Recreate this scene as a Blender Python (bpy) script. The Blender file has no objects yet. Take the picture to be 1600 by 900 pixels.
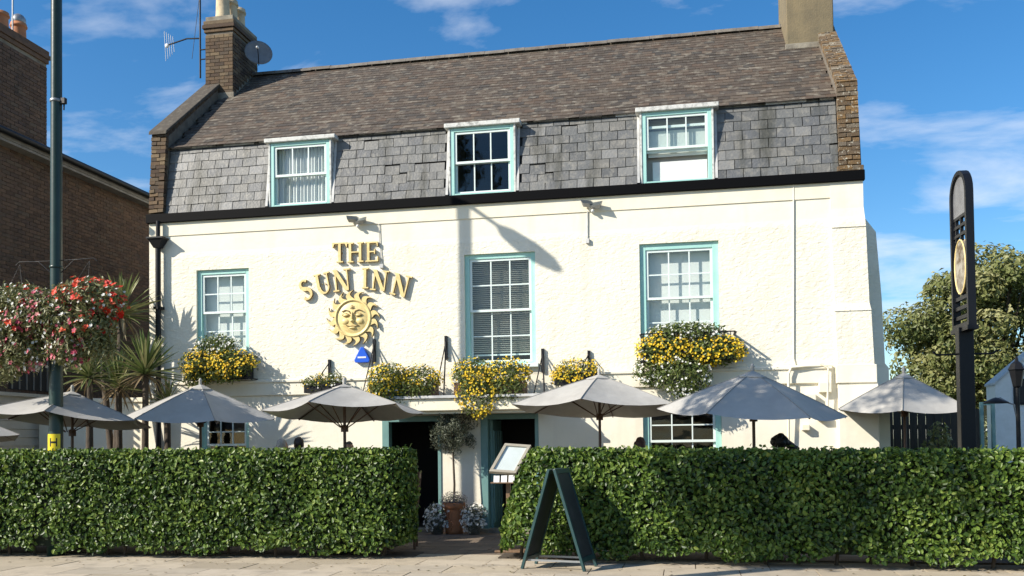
import bpy, bmesh, math, random
import numpy as np
from math import sin, cos, tan, radians, pi, sqrt, atan2
from mathutils import Vector, Matrix, noise

random.seed(7)
RNG = np.random.default_rng(11)
scene = bpy.context.scene
COL = scene.collection

# ------------------------------------------------------------------ camera
F, TH, PT, RO, HZ, D = 1450.0, radians(10.7), radians(1.5), 0.012, 690.0, 16.17
PYC = HZ - F * tan(PT)
CAM = Vector((0, -D, 1.6))
_v0 = Vector((-sin(TH), cos(TH), 0)); _r0 = Vector((cos(TH), sin(TH), 0)); _u0 = Vector((0, 0, 1))
_v = _v0 * cos(PT) + _u0 * sin(PT); _u = _u0 * cos(PT) - _v0 * sin(PT)
_r = _r0 * cos(RO) - _u * sin(RO); _up = _u * cos(RO) + _r0 * sin(RO)
cam_d = bpy.data.cameras.new('camera'); cam = bpy.data.objects.new('camera', cam_d); COL.objects.link(cam)
cam.matrix_world = Matrix(((_r.x, _up.x, -_v.x, CAM.x), (_r.y, _up.y, -_v.y, CAM.y), (_r.z, _up.z, -_v.z, CAM.z), (0, 0, 0, 1)))
cam_d.sensor_width = 36; cam_d.lens = F / 1600 * 36
cam_d.shift_y = (PYC - 450) / 1600
cam_d.clip_end = 5000
scene.camera = cam

def ray(px, py):
    return _v + _r * ((px - 800) / F) - _up * ((py - PYC) / F)
def P(px, py, Y=0.0):                       # photograph position -> world point on the upright plane at depth Y
    d = ray(px, py); return CAM + d * ((Y + D) / d.y)
def G(px, py, z=0.0):                       # -> world point on the level plane at height z
    d = ray(px, py); return CAM + d * ((z - CAM.z) / d.z)

# ------------------------------------------------------------------ sky and sun
SUN_AZ, SUN_EL = radians(53.8), radians(31.8)   # azimuth measured left from straight in front of the inn
to_sun = Vector((-sin(SUN_AZ) * cos(SUN_EL), -cos(SUN_AZ) * cos(SUN_EL), sin(SUN_EL)))
w = bpy.data.worlds.new('World'); scene.world = w; w.use_nodes = True
nt = w.node_tree; nt.nodes.clear()
def wn(t, **k):
    n = nt.nodes.new(t)
    for a, b in k.items(): setattr(n, a, b)
    return n
sky = wn('ShaderNodeTexSky', sky_type='NISHITA', sun_disc=False)
sky.sun_elevation = SUN_EL; sky.sun_rotation = atan2(to_sun.x, to_sun.y)
sky.air_density = 1.0; sky.dust_density = 0.5; sky.ozone_density = 3.0; sky.altitude = 0
bg = wn('ShaderNodeBackground'); bg.inputs['Strength'].default_value = 0.085
out = wn('ShaderNodeOutputWorld')
tc = wn('ShaderNodeTexCoord'); sep = wn('ShaderNodeSeparateXYZ'); nt.links.new(tc.outputs['Generated'], sep.inputs[0])
def wmath(op, a, b=None):
    n = wn('ShaderNodeMath', operation=op)
    for i, x in enumerate((a, b)):
        if x is None: continue
        if isinstance(x, (int, float)): n.inputs[i].default_value = x
        else: nt.links.new(x, n.inputs[i])
    return n.outputs[0]
zz = wmath('ADD', wmath('MAXIMUM', sep.outputs[2], 0.0), 0.22)
cx = wmath('DIVIDE', sep.outputs[0], zz); cy = wmath('DIVIDE', sep.outputs[1], zz)
cmb = wn('ShaderNodeCombineXYZ'); nt.links.new(cx, cmb.inputs[0]); nt.links.new(cy, cmb.inputs[1])
mp = wn('ShaderNodeMapping'); mp.inputs['Scale'].default_value = (1.0, 1.55, 1); mp.inputs['Rotation'].default_value = (0, 0, radians(-25)); mp.inputs['Location'].default_value = (2.2, 9.4, 0)
nt.links.new(cmb.outputs[0], mp.inputs[0])
n1 = wn('ShaderNodeTexNoise'); n1.inputs['Scale'].default_value = 2.1; n1.inputs['Detail'].default_value = 9; n1.inputs['Roughness'].default_value = 0.56; n1.inputs['Distortion'].default_value = 0.25
nt.links.new(mp.outputs[0], n1.inputs['Vector'])
cr = wn('ShaderNodeValToRGB'); cr.color_ramp.elements[0].position = 0.50; cr.color_ramp.elements[1].position = 0.80
cr.color_ramp.elements[0].color = (0, 0, 0, 1); cr.color_ramp.elements[1].color = (1, 1, 1, 1)
nt.links.new(n1.outputs['Fac'], cr.inputs[0])
mx = wn('ShaderNodeMixRGB'); mx.inputs[2].default_value = (8.2, 8.5, 9.0, 1)
fac = wmath('MULTIPLY', cr.outputs[0], 0.9)
nt.links.new(fac, mx.inputs[0])
hs = wn('ShaderNodeHueSaturation'); hs.inputs['Saturation'].default_value = 1.32; hs.inputs['Value'].default_value = 1.3
nt.links.new(sky.outputs[0], hs.inputs['Color']); nt.links.new(hs.outputs[0], mx.inputs[1])
nt.links.new(mx.outputs[0], bg.inputs['Color']); nt.links.new(bg.outputs[0], out.inputs[0])

sun_d = bpy.data.lights.new('sun', 'SUN'); sun_d.energy = 4.6; sun_d.angle = radians(0.4); sun_d.color = (1.0, 0.93, 0.82)
sun = bpy.data.objects.new('sun', sun_d); COL.objects.link(sun)
sun.rotation_euler = to_sun.to_track_quat('Z', 'Y').to_euler()

scene.view_settings.view_transform = 'Standard'; scene.view_settings.look = 'None'
scene.view_settings.exposure = 0.6; scene.view_settings.gamma = 1.0
scene.view_settings.use_curve_mapping = False
scene.render.engine = 'CYCLES'
scene.cycles.max_bounces = 6; scene.cycles.transparent_max_bounces = 12
scene.cycles.use_denoising = True

# ------------------------------------------------------------------ materials
def mat(name, col, rough=0.7, col2=None, nscale=6.0, nrange=(0.35, 0.65), bump=0.0, bscale=30.0, bdist=0.01, metal=0.0, spec=0.5,
        rnd=None, rndcol=None, rndamt=1.0, stain=None, bdetail=4.0, aniso=None, translucent=0.0, coat=0.0):
    """rnd: None | 'obj' (per object) | 'attr' (face attribute 'rnd'); rndcol: list of colours to ramp through."""
    m = bpy.data.materials.new(name); m.use_nodes = True
    t = m.node_tree; b = t.nodes['Principled BSDF']; L = t.links
    b.inputs['Roughness'].default_value = rough; b.inputs['Metallic'].default_value = metal
    b.inputs['Specular IOR Level'].default_value = spec
    if coat: b.inputs['Coat Weight'].default_value = coat
    def c4(c): return (c[0], c[1], c[2], 1)
    tcn = t.nodes.new('ShaderNodeTexCoord'); geo = t.nodes.new('ShaderNodeNewGeometry')
    vec = geo.outputs['Position']
    if aniso:
        mpn = t.nodes.new('ShaderNodeMapping'); mpn.inputs['Scale'].default_value = aniso
        L.new(vec, mpn.inputs[0]); vec = mpn.outputs[0]
    cur = None
    if rnd:
        if rnd == 'obj': src = t.nodes.new('ShaderNodeObjectInfo').outputs['Random']
        else:
            a = t.nodes.new('ShaderNodeAttribute'); a.attribute_name = 'rnd'; src = a.outputs['Fac']
        r = t.nodes.new('ShaderNodeValToRGB'); els = r.color_ramp.elements
        cols = rndcol
        els[0].color = c4(cols[0]); els[1].color = c4(cols[-1])
        for i in range(1, len(cols) - 1):
            e = els.new(i / (len(cols) - 1)); e.color = c4(cols[i])
        L.new(src, r.inputs[0]); cur = r.outputs[0]
    if col2 is not None:
        n = t.nodes.new('ShaderNodeTexNoise'); n.inputs['Scale'].default_value = nscale; n.inputs['Detail'].default_value = 6; n.inputs['Roughness'].default_value = 0.62
        L.new(vec, n.inputs['Vector'])
        mr = t.nodes.new('ShaderNodeMapRange'); mr.inputs[1].default_value = nrange[0]; mr.inputs[2].default_value = nrange[1]
        L.new(n.outputs['Fac'], mr.inputs[0])
        mxn = t.nodes.new('ShaderNodeMixRGB'); mxn.inputs[1].default_value = c4(col); mxn.inputs[2].default_value = c4(col2)
        if cur is not None: L.new(cur, mxn.inputs[1])
        L.new(mr.outputs[0], mxn.inputs[0]); cur = mxn.outputs[0]
    if stain:                                    # (colour, scale vector, lo, hi, amount)
        mps = t.nodes.new('ShaderNodeMapping'); mps.inputs['Scale'].default_value = stain[1]
        L.new(geo.outputs['Position'], mps.inputs[0])
        n = t.nodes.new('ShaderNodeTexNoise'); n.inputs['Scale'].default_value = 1; n.inputs['Detail'].default_value = 5
        L.new(mps.outputs[0], n.inputs['Vector'])
        mr = t.nodes.new('ShaderNodeMapRange'); mr.inputs[1].default_value = stain[2]; mr.inputs[2].default_value = stain[3]; mr.inputs[4].default_value = stain[4]
        L.new(n.outputs['Fac'], mr.inputs[0])
        mxn = t.nodes.new('ShaderNodeMixRGB'); mxn.inputs[2].default_value = c4(stain[0])
        if cur is not None: L.new(cur, mxn.inputs[1])
        else: mxn.inputs[1].default_value = c4(col)
        L.new(mr.outputs[0], mxn.inputs[0]); cur = mxn.outputs[0]
    if cur is not None: L.new(cur, b.inputs['Base Color'])
    else: b.inputs['Base Color'].default_value = c4(col)
    if bump:
        n = t.nodes.new('ShaderNodeTexNoise'); n.inputs['Scale'].default_value = bscale; n.inputs['Detail'].default_value = bdetail
        L.new(vec, n.inputs['Vector'])
        bn = t.nodes.new('ShaderNodeBump'); bn.inputs['Strength'].default_value = bump; bn.inputs['Distance'].default_value = bdist
        L.new(n.outputs['Fac'], bn.inputs['Height']); L.new(bn.outputs[0], b.inputs['Normal'])
    if translucent:
        o = t.nodes['Material Output']; tr = t.nodes.new('ShaderNodeBsdfTranslucent'); ms = t.nodes.new('ShaderNodeMixShader')
        ms.inputs[0].default_value = translucent
        if cur is not None: L.new(cur, tr.inputs[0])
        else: tr.inputs[0].default_value = c4(col)
        L.new(b.outputs[0], ms.inputs[1]); L.new(tr.outputs[0], ms.inputs[2]); L.new(ms.outputs[0], o.inputs[0])
    return m

def render_wall_mat():
    """cream masonry paint; combed roughcast between the string course and the smooth band under the eaves."""
    m = mat('cream_render', (0.85, 0.80, 0.665), 0.75, col2=(0.80, 0.745, 0.60), nscale=1.7,
            stain=((0.55, 0.49, 0.38), (3.2, 1, 0.32), 0.56, 0.85, 0.42))
    t = m.node_tree; L = t.links; b = t.nodes['Principled BSDF']
    geo = t.nodes.new('ShaderNodeNewGeometry'); sp = t.nodes.new('ShaderNodeSeparateXYZ'); L.new(geo.outputs['Position'], sp.inputs[0])
    def step(lo, hi):
        r = t.nodes.new('ShaderNodeMapRange'); r.inputs[1].default_value = lo; r.inputs[2].default_value = hi
        L.new(sp.outputs[2], r.inputs[0]); return r.outputs[0]
    a = step(2.78, 2.84); c = step(5.28, 5.18)
    mu = t.nodes.new('ShaderNodeMath'); mu.operation = 'MULTIPLY'; L.new(a, mu.inputs[0]); L.new(c, mu.inputs[1])
    mpn = t.nodes.new('ShaderNodeMapping'); mpn.inputs['Rotation'].default_value = (0, radians(-38), 0); mpn.inputs['Scale'].default_value = (8.0, 1, 14.0)
    L.new(geo.outputs['Position'], mpn.inputs[0])
    n = t.nodes.new('ShaderNodeTexNoise'); n.inputs['Scale'].default_value = 1.25; n.inputs['Detail'].default_value = 4.0; n.inputs['Roughness'].default_value = 0.55; n.inputs['Distortion'].default_value = 0.6
    L.new(mpn.outputs[0], n.inputs['Vector'])
    n2 = t.nodes.new('ShaderNodeTexNoise'); n2.inputs['Scale'].default_value = 9; n2.inputs['Detail'].default_value = 5
    L.new(geo.outputs['Position'], n2.inputs['Vector'])
    h1 = t.nodes.new('ShaderNodeMath'); h1.operation = 'MULTIPLY'; L.new(n.outputs['Fac'], h1.inputs[0]); L.new(mu.outputs[0], h1.inputs[1])
    h2 = t.nodes.new('ShaderNodeMath'); h2.operation = 'MULTIPLY_ADD'; h2.inputs[1].default_value = 0.22; L.new(n2.outputs['Fac'], h2.inputs[0]); L.new(h1.outputs[0], h2.inputs[2])
    bn = t.nodes.new('ShaderNodeBump'); bn.inputs['Strength'].default_value = 0.55; bn.inputs['Distance'].default_value = 0.038
    L.new(h2.outputs[0], bn.inputs['Height']); L.new(bn.outputs[0], b.inputs['Normal'])
    return m

def glass_mat(name, tint=(0.92, 0.96, 0.95)):
    m = bpy.data.materials.new(name); m.use_nodes = True; t = m.node_tree; t.nodes.clear()
    o = t.nodes.new('ShaderNodeOutputMaterial'); ms = t.nodes.new('ShaderNodeMixShader'); tr = t.nodes.new('ShaderNodeBsdfTransparent'); gl = t.nodes.new('ShaderNodeBsdfGlossy')
    lw = t.nodes.new('ShaderNodeLayerWeight'); lw.inputs[0].default_value = 0.5
    fr = t.nodes.new('ShaderNodeMath'); fr.operation = 'POWER'; fr.inputs[1].default_value = 4.0; t.links.new(lw.outputs['Facing'], fr.inputs[0])
    tr.inputs[0].default_value = (*tint, 1); gl.inputs['Roughness'].default_value = 0.03
    ad = t.nodes.new('ShaderNodeMath'); ad.operation = 'ADD'; ad.inputs[1].default_value = 0.06
    n = t.nodes.new('ShaderNodeTexNoise'); n.inputs['Scale'].default_value = 2.2
    g = t.nodes.new('ShaderNodeNewGeometry'); t.links.new(g.outputs['Position'], n.inputs['Vector'])
    bn = t.nodes.new('ShaderNodeBump'); bn.inputs['Strength'].default_value = 0.25; bn.inputs['Distance'].default_value = 0.02
    t.links.new(n.outputs['Fac'], bn.inputs['Height']); t.links.new(bn.outputs[0], gl.inputs['Normal'])
    t.links.new(fr.outputs[0], ad.inputs[0]); t.links.new(ad.outputs[0], ms.inputs[0])
    t.links.new(tr.outputs[0], ms.inputs[1]); t.links.new(gl.outputs[0], ms.inputs[2]); t.links.new(ms.outputs[0], o.inputs[0])
    return m

SLATES = [(0.085, 0.088, 0.088), (0.13, 0.133, 0.13), (0.165, 0.165, 0.157), (0.112, 0.116, 0.12), (0.15, 0.146, 0.132), (0.215, 0.215, 0.21)]
TILES = [(0.042, 0.034, 0.026), (0.074, 0.056, 0.040), (0.098, 0.073, 0.052), (0.052, 0.045, 0.037), (0.092, 0.061, 0.040), (0.140, 0.116, 0.086)]
BRICKS = [(0.06, 0.038, 0.025), (0.105, 0.066, 0.037), (0.145, 0.095, 0.05), (0.075, 0.055, 0.038), (0.19, 0.135, 0.075)]
NBRICKS = [(0.085, 0.05, 0.032), (0.12, 0.072, 0.045), (0.15, 0.09, 0.056), (0.10, 0.062, 0.045), (0.135, 0.094, 0.062)]
LICHEN = [(0.09, 0.062, 0.036), (0.14, 0.09, 0.045), (0.20, 0.115, 0.04), (0.11, 0.085, 0.06), (0.24, 0.20, 0.14)]
LEAF_H = [(0.020, 0.046, 0.007), (0.050, 0.098, 0.013), (0.094, 0.158, 0.020), (0.150, 0.225, 0.034), (0.26, 0.32, 0.07)]
M = {}
M['wall'] = render_wall_mat()
M['cream'] = mat('cream_paint', (0.85, 0.785, 0.62), 0.7, col2=(0.80, 0.73, 0.56), nscale=3, bump=0.15, bscale=14)
M['fascia'] = mat('black_gloss_paint', (0.0025, 0.0025, 0.003), 0.6, spec=0.08, bump=0.05, bscale=9)
M['iron'] = mat('black_iron', (0.008, 0.008, 0.009), 0.45, spec=0.3, bump=0.2, bscale=60)
M['slate'] = mat('slate', SLATES[1], 0.55, rnd='obj', rndcol=SLATES, col2=(0.27, 0.255, 0.22), nscale=9, nrange=(0.48, 0.80), bump=0.6, bscale=26, bdist=0.012,
                 stain=((0.045, 0.045, 0.032), (3.4, 3.4, 0.22), 0.54, 0.70, 0.8))
M['slate_bed'] = mat('slate_bed', (0.035, 0.035, 0.035), 0.9)
M['tile_o'] = mat('roof_tile', TILES[1], 0.8, rnd='obj', rndcol=TILES, col2=(0.21, 0.19, 0.15), nscale=5, nrange=(0.55, 0.9), bump=0.5, bscale=40, stain=((0.30, 0.27, 0.21), (6, 11, 11), 0.56, 0.70, 0.6))
M['tile_a'] = mat('roof_tile_far', TILES[1], 0.8, rnd='attr', rndcol=TILES, col2=(0.21, 0.19, 0.15), nscale=5, nrange=(0.55, 0.9), bump=0.5, bscale=40, stain=((0.30, 0.27, 0.21), (6, 11, 11), 0.56, 0.70, 0.6))
M['ridge'] = mat('ridge_tile', (0.11, 0.095, 0.08), 0.85, col2=(0.2, 0.18, 0.15), nscale=4, bump=0.4, bscale=20)
M['coping'] = mat('dark_coping', (0.075, 0.062, 0.046), 0.9, col2=(0.17, 0.15, 0.11), nscale=9, nrange=(0.5, 0.8), bump=0.8, bscale=22)
M['lead'] = mat('lead_sheet', (0.42, 0.42, 0.41), 0.6, col2=(0.62, 0.61, 0.58), nscale=7, bump=0.3, bscale=12)
M['white_lead'] = mat('peeling_white_paint', (0.62, 0.62, 0.58), 0.7, col2=(0.22, 0.22, 0.20), nscale=11, nrange=(0.48, 0.70), bump=0.4, bscale=22)
M['teal'] = mat('pale_teal_paint', (0.34, 0.62, 0.56), 0.45, col2=(0.40, 0.66, 0.60), nscale=4, bump=0.08, bscale=20)
M['teal_dark'] = mat('blue_green_paint', (0.14, 0.27, 0.26), 0.45, col2=(0.17, 0.31, 0.29), nscale=4, bump=0.08, bscale=20)
M['sash'] = mat('white_sash_paint', (0.72, 0.80, 0.76), 0.45, bump=0.05, bscale=20)
M['glass'] = glass_mat('window_glass')
M['room'] = mat('dark_room', (0.035, 0.033, 0.03), 0.9)
M['room_grey'] = mat('dim_room', (0.10, 0.10, 0.095), 0.9)
M['curtain'] = mat('white_curtain', (0.88, 0.88, 0.85), 0.8, translucent=0.25)
M['blind'] = mat('slatted_blind', (0.58, 0.56, 0.50), 0.6)
M['brick_o'] = mat('stock_brick', BRICKS[1], 0.9, rnd='obj', rndcol=BRICKS, col2=(0.05, 0.04, 0.03), nscale=7, nrange=(0.5, 0.8), bump=0.6, bscale=45)
M['nbrick_o'] = mat('brown_brick', NBRICKS[1], 0.9, rnd='obj', rndcol=NBRICKS, col2=(0.04, 0.032, 0.025), nscale=5, nrange=(0.5, 0.85), bump=0.5, bscale=45)
M['nbrick_a'] = mat('brown_brick_far', NBRICKS[1], 0.9, rnd='attr', rndcol=NBRICKS, col2=(0.04, 0.032, 0.025), nscale=5, nrange=(0.5, 0.85), bump=0.5, bscale=45)
M['lichen_o'] = mat('lichen_brick', LICHEN[1], 0.9, rnd='obj', rndcol=LICHEN, col2=(0.10, 0.075, 0.05), nscale=16, nrange=(0.5, 0.66), bump=0.9, bscale=40, stain=((0.46, 0.43, 0.34), (22, 22, 22), 0.60, 0.66, 0.8))
M['mortar'] = mat('mortar', (0.21, 0.18, 0.14), 0.95, col2=(0.13, 0.11, 0.085), nscale=6, bump=0.4, bscale=50)
M['nmortar'] = mat('sooty_mortar', (0.27, 0.235, 0.18), 0.95, col2=(0.15, 0.13, 0.10), nscale=6, bump=0.4, bscale=50)
M['stack_render'] = mat('ochre_cement', (0.235, 0.185, 0.105), 0.95, col2=(0.17, 0.14, 0.085), nscale=3, bump=0.5, bscale=35, stain=((0.10, 0.085, 0.06), (3, 3, 0.5), 0.5, 0.8, 0.6))
M['stone'] = mat('weathered_stone', (0.30, 0.27, 0.21), 0.9, col2=(0.16, 0.14, 0.11), nscale=6, bump=0.5, bscale=25)
M['pot_buff'] = mat('buff_clay', (0.62, 0.49, 0.31), 0.85, col2=(0.36, 0.27, 0.18), nscale=7, nrange=(0.45, 0.8), bump=0.3, bscale=20)
M['terracotta'] = mat('terracotta', (0.52, 0.21, 0.09), 0.8, col2=(0.40, 0.17, 0.08), nscale=8, bump=0.2, bscale=30)
M['gold'] = mat('gold_paint', (0.80, 0.63, 0.28), 0.42, col2=(0.60, 0.42, 0.15), nscale=14, nrange=(0.45, 0.8), bump=0.1, bscale=40)
M['gold_shade_and_line'] = mat('dark_gold_shade_and_line', (0.20, 0.135, 0.05), 0.7)  # painted shade for letter and ray edges; also dark lines of the sun's face
M['blue'] = mat('blue_plastic', (0.01, 0.10, 0.62), 0.35)
M['white'] = mat('white_paint', (0.78, 0.78, 0.76), 0.5, col2=(0.70, 0.70, 0.67), nscale=6)
M['grey_metal'] = mat('grey_metal', (0.30, 0.31, 0.31), 0.4, metal=0.6, bump=0.1, bscale=50)
M['dish'] = mat('grey_dish', (0.20, 0.205, 0.21), 0.5, col2=(0.15, 0.15, 0.155), nscale=6)
M['canvas'] = mat('grey_canvas', (0.43, 0.415, 0.38), 0.85, col2=(0.36, 0.345, 0.315), nscale=2.5, bump=0.45, bscale=6, bdist=0.02, translucent=0.02)
M['seam'] = mat('canvas_seam', (0.27, 0.26, 0.24), 0.9)
M['wood_dark'] = mat('dark_wood', (0.07, 0.032, 0.018), 0.5, col2=(0.12, 0.06, 0.03), nscale=4, aniso=(12, 12, 1))
M['wood'] = mat('worn_wood', (0.24, 0.15, 0.085), 0.6, col2=(0.15, 0.09, 0.05), nscale=3, aniso=(14, 14, 1.2))
M['plaster'] = mat('grey_plaster', (0.42, 0.40, 0.37), 0.9)
M['pale_wood'] = mat('pale_wood', (0.42, 0.38, 0.30), 0.6, col2=(0.34, 0.30, 0.23), nscale=4)
M['green_post'] = mat('dark_green_paint', (0.007, 0.026, 0.019), 0.35, col2=(0.010, 0.034, 0.025), nscale=8, bump=0.1, bscale=20)
M['board_green'] = mat('board_green', (0.010, 0.042, 0.044), 0.4, col2=(0.02, 0.06, 0.06), nscale=6, bump=0.1, bscale=20)
M['chalk'] = mat('chalkboard', (0.018, 0.024, 0.027), 0.6, col2=(0.05, 0.055, 0.06), nscale=5, nrange=(0.5, 0.9))
M['sign_black'] = mat('sign_black', (0.007, 0.008, 0.011), 0.4, spec=0.25, bump=0.1, bscale=15)
M['yellow'] = mat('yellow_label', (0.86, 0.66, 0.02), 0.4)
M['black'] = mat('black_ink', (0.01, 0.01, 0.01), 0.5)
M['slab_o'] = mat('sandstone_slab', (0.5, 0.42, 0.3), 0.85, rnd='obj', rndcol=[(0.36, 0.30, 0.215), (0.48, 0.40, 0.285), (0.53, 0.45, 0.34), (0.42, 0.36, 0.27)], col2=(0.36, 0.30, 0.215), nscale=3.5, nrange=(0.45, 0.85), bump=0.4, bscale=35,
                  stain=((0.25, 0.21, 0.16), (2.6, 2.6, 2.6), 0.54, 0.72, 0.6))
M['joint'] = mat('slab_joint', (0.13, 0.105, 0.08), 0.95, col2=(0.09, 0.075, 0.055), nscale=8)
M['patio_o'] = mat('patio_slab', (0.24, 0.18, 0.13), 0.85, rnd='obj', rndcol=[(0.17, 0.125, 0.09), (0.23, 0.17, 0.12), (0.28, 0.21, 0.15)], col2=(0.14, 0.11, 0.08), nscale=4, bump=0.4, bscale=30)
M['earth'] = mat('earth', (0.055, 0.042, 0.03), 0.95, col2=(0.09, 0.07, 0.05), nscale=7, bump=0.8, bscale=30)
M['asphalt'] = mat('asphalt', (0.05, 0.05, 0.052), 0.9, col2=(0.065, 0.064, 0.062), nscale=3, bump=0.5, bscale=90)
M['kerb'] = mat('kerb_granite', (0.34, 0.33, 0.31), 0.8, col2=(0.25, 0.245, 0.235), nscale=18, bump=0.3, bscale=60)
M['grass'] = mat('grass_ground', (0.06, 0.09, 0.03), 0.95, col2=(0.09, 0.10, 0.04), nscale=2, bump=0.8, bscale=20)
M['leaf_hedge'] = mat('hedge_leaf', LEAF_H[1], 0.42, rnd='attr', rndcol=LEAF_H, translucent=0.22, spec=0.4)
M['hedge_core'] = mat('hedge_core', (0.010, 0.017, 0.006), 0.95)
M['bark'] = mat('bark', (0.10, 0.075, 0.05), 0.9, col2=(0.05, 0.038, 0.027), nscale=10, bump=0.8, bscale=25, aniso=(3, 3, 0.6))
def leafm(n, cols, rough=0.5, tr=0.25): return mat(n, cols[0], rough, rnd='attr', rndcol=cols, translucent=tr)
M['leaf_tree'] = leafm('tree_leaf', [(0.05, 0.072, 0.018), (0.10, 0.127, 0.034), (0.17, 0.19, 0.058), (0.26, 0.26, 0.095), (0.40, 0.38, 0.18)])
M['leaf_street'] = leafm('street_tree_leaf', [(0.04, 0.07, 0.015), (0.07, 0.11, 0.025), (0.10, 0.14, 0.03)])
M['leaf_box'] = leafm('bedding_leaf', [(0.045, 0.085, 0.015), (0.085, 0.13, 0.025), (0.14, 0.17, 0.04), (0.20, 0.20, 0.06)])
M['leaf_basket'] = leafm('basket_leaf', [(0.045, 0.075, 0.018), (0.09, 0.12, 0.03), (0.16, 0.17, 0.06), (0.30, 0.29, 0.14), (0.17, 0.10, 0.05)])
M['leaf_olive'] = leafm('olive_leaf', [(0.05, 0.062, 0.034), (0.085, 0.10, 0.06), (0.15, 0.165, 0.11), (0.22, 0.23, 0.17)])
M['leaf_lav'] = leafm('lavender_leaf', [(0.10, 0.12, 0.08), (0.16, 0.17, 0.13), (0.20, 0.16, 0.22)])
M['sword'] = mat('sword_leaf', (0.12, 0.15, 0.05), 0.45, rnd='obj', rndcol=[(0.06, 0.10, 0.026), (0.11, 0.155, 0.042), (0.18, 0.22, 0.07), (0.28, 0.29, 0.11), (0.34, 0.30, 0.15)], translucent=0.2)
M['sword_dry'] = mat('dry_sword_leaf', (0.30, 0.21, 0.11), 0.7, rnd='obj', rndcol=[(0.19, 0.13, 0.07), (0.32, 0.23, 0.12), (0.42, 0.33, 0.19)], translucent=0.15)
M['fl_yellow'] = leafm('yellow_petal', [(0.70, 0.40, 0.008), (0.85, 0.60, 0.015), (0.88, 0.70, 0.06)], 0.6, 0.3)
M['fl_white'] = leafm('white_petal', [(0.72, 0.72, 0.66), (0.85, 0.85, 0.80)], 0.6, 0.3)
M['fl_red'] = leafm('red_petal', [(0.62, 0.02, 0.015), (0.80, 0.06, 0.02), (0.70, 0.12, 0.04)], 0.5, 0.3)
M['fl_pink'] = leafm('pink_petal', [(0.42, 0.03, 0.09), (0.60, 0.10, 0.16), (0.65, 0.25, 0.24)], 0.5, 0.3)
M['coir'] = mat('coir_liner', (0.13, 0.085, 0.045), 0.95, bump=0.8, bscale=50)
M['skin'] = mat('skin', (0.50, 0.29, 0.20), 0.55, col2=(0.46, 0.25, 0.17), nscale=12)
M['cladding'] = mat('cream_weatherboard', (0.56, 0.53, 0.45), 0.6, col2=(0.50, 0.47, 0.39), nscale=4, bump=0.1, bscale=20)
M['sign_art'] = mat('sign_painting', (0.36, 0.33, 0.27), 0.5, col2=(0.10, 0.065, 0.03), nscale=7, nrange=(0.4, 0.6))
M['fence'] = mat('dark_fence_wood', (0.03, 0.026, 0.02), 0.8, col2=(0.05, 0.042, 0.03), nscale=4, aniso=(10, 10, 1), bump=0.3, bscale=30)
M['roof_slate_n'] = mat('neighbour_roof', (0.09, 0.08, 0.075), 0.8, col2=(0.13, 0.115, 0.10), nscale=5, bump=0.4, bscale=15)
M['gutter'] = mat('grey_gutter', (0.26, 0.24, 0.21), 0.6, col2=(0.18, 0.165, 0.145), nscale=5)

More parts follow.
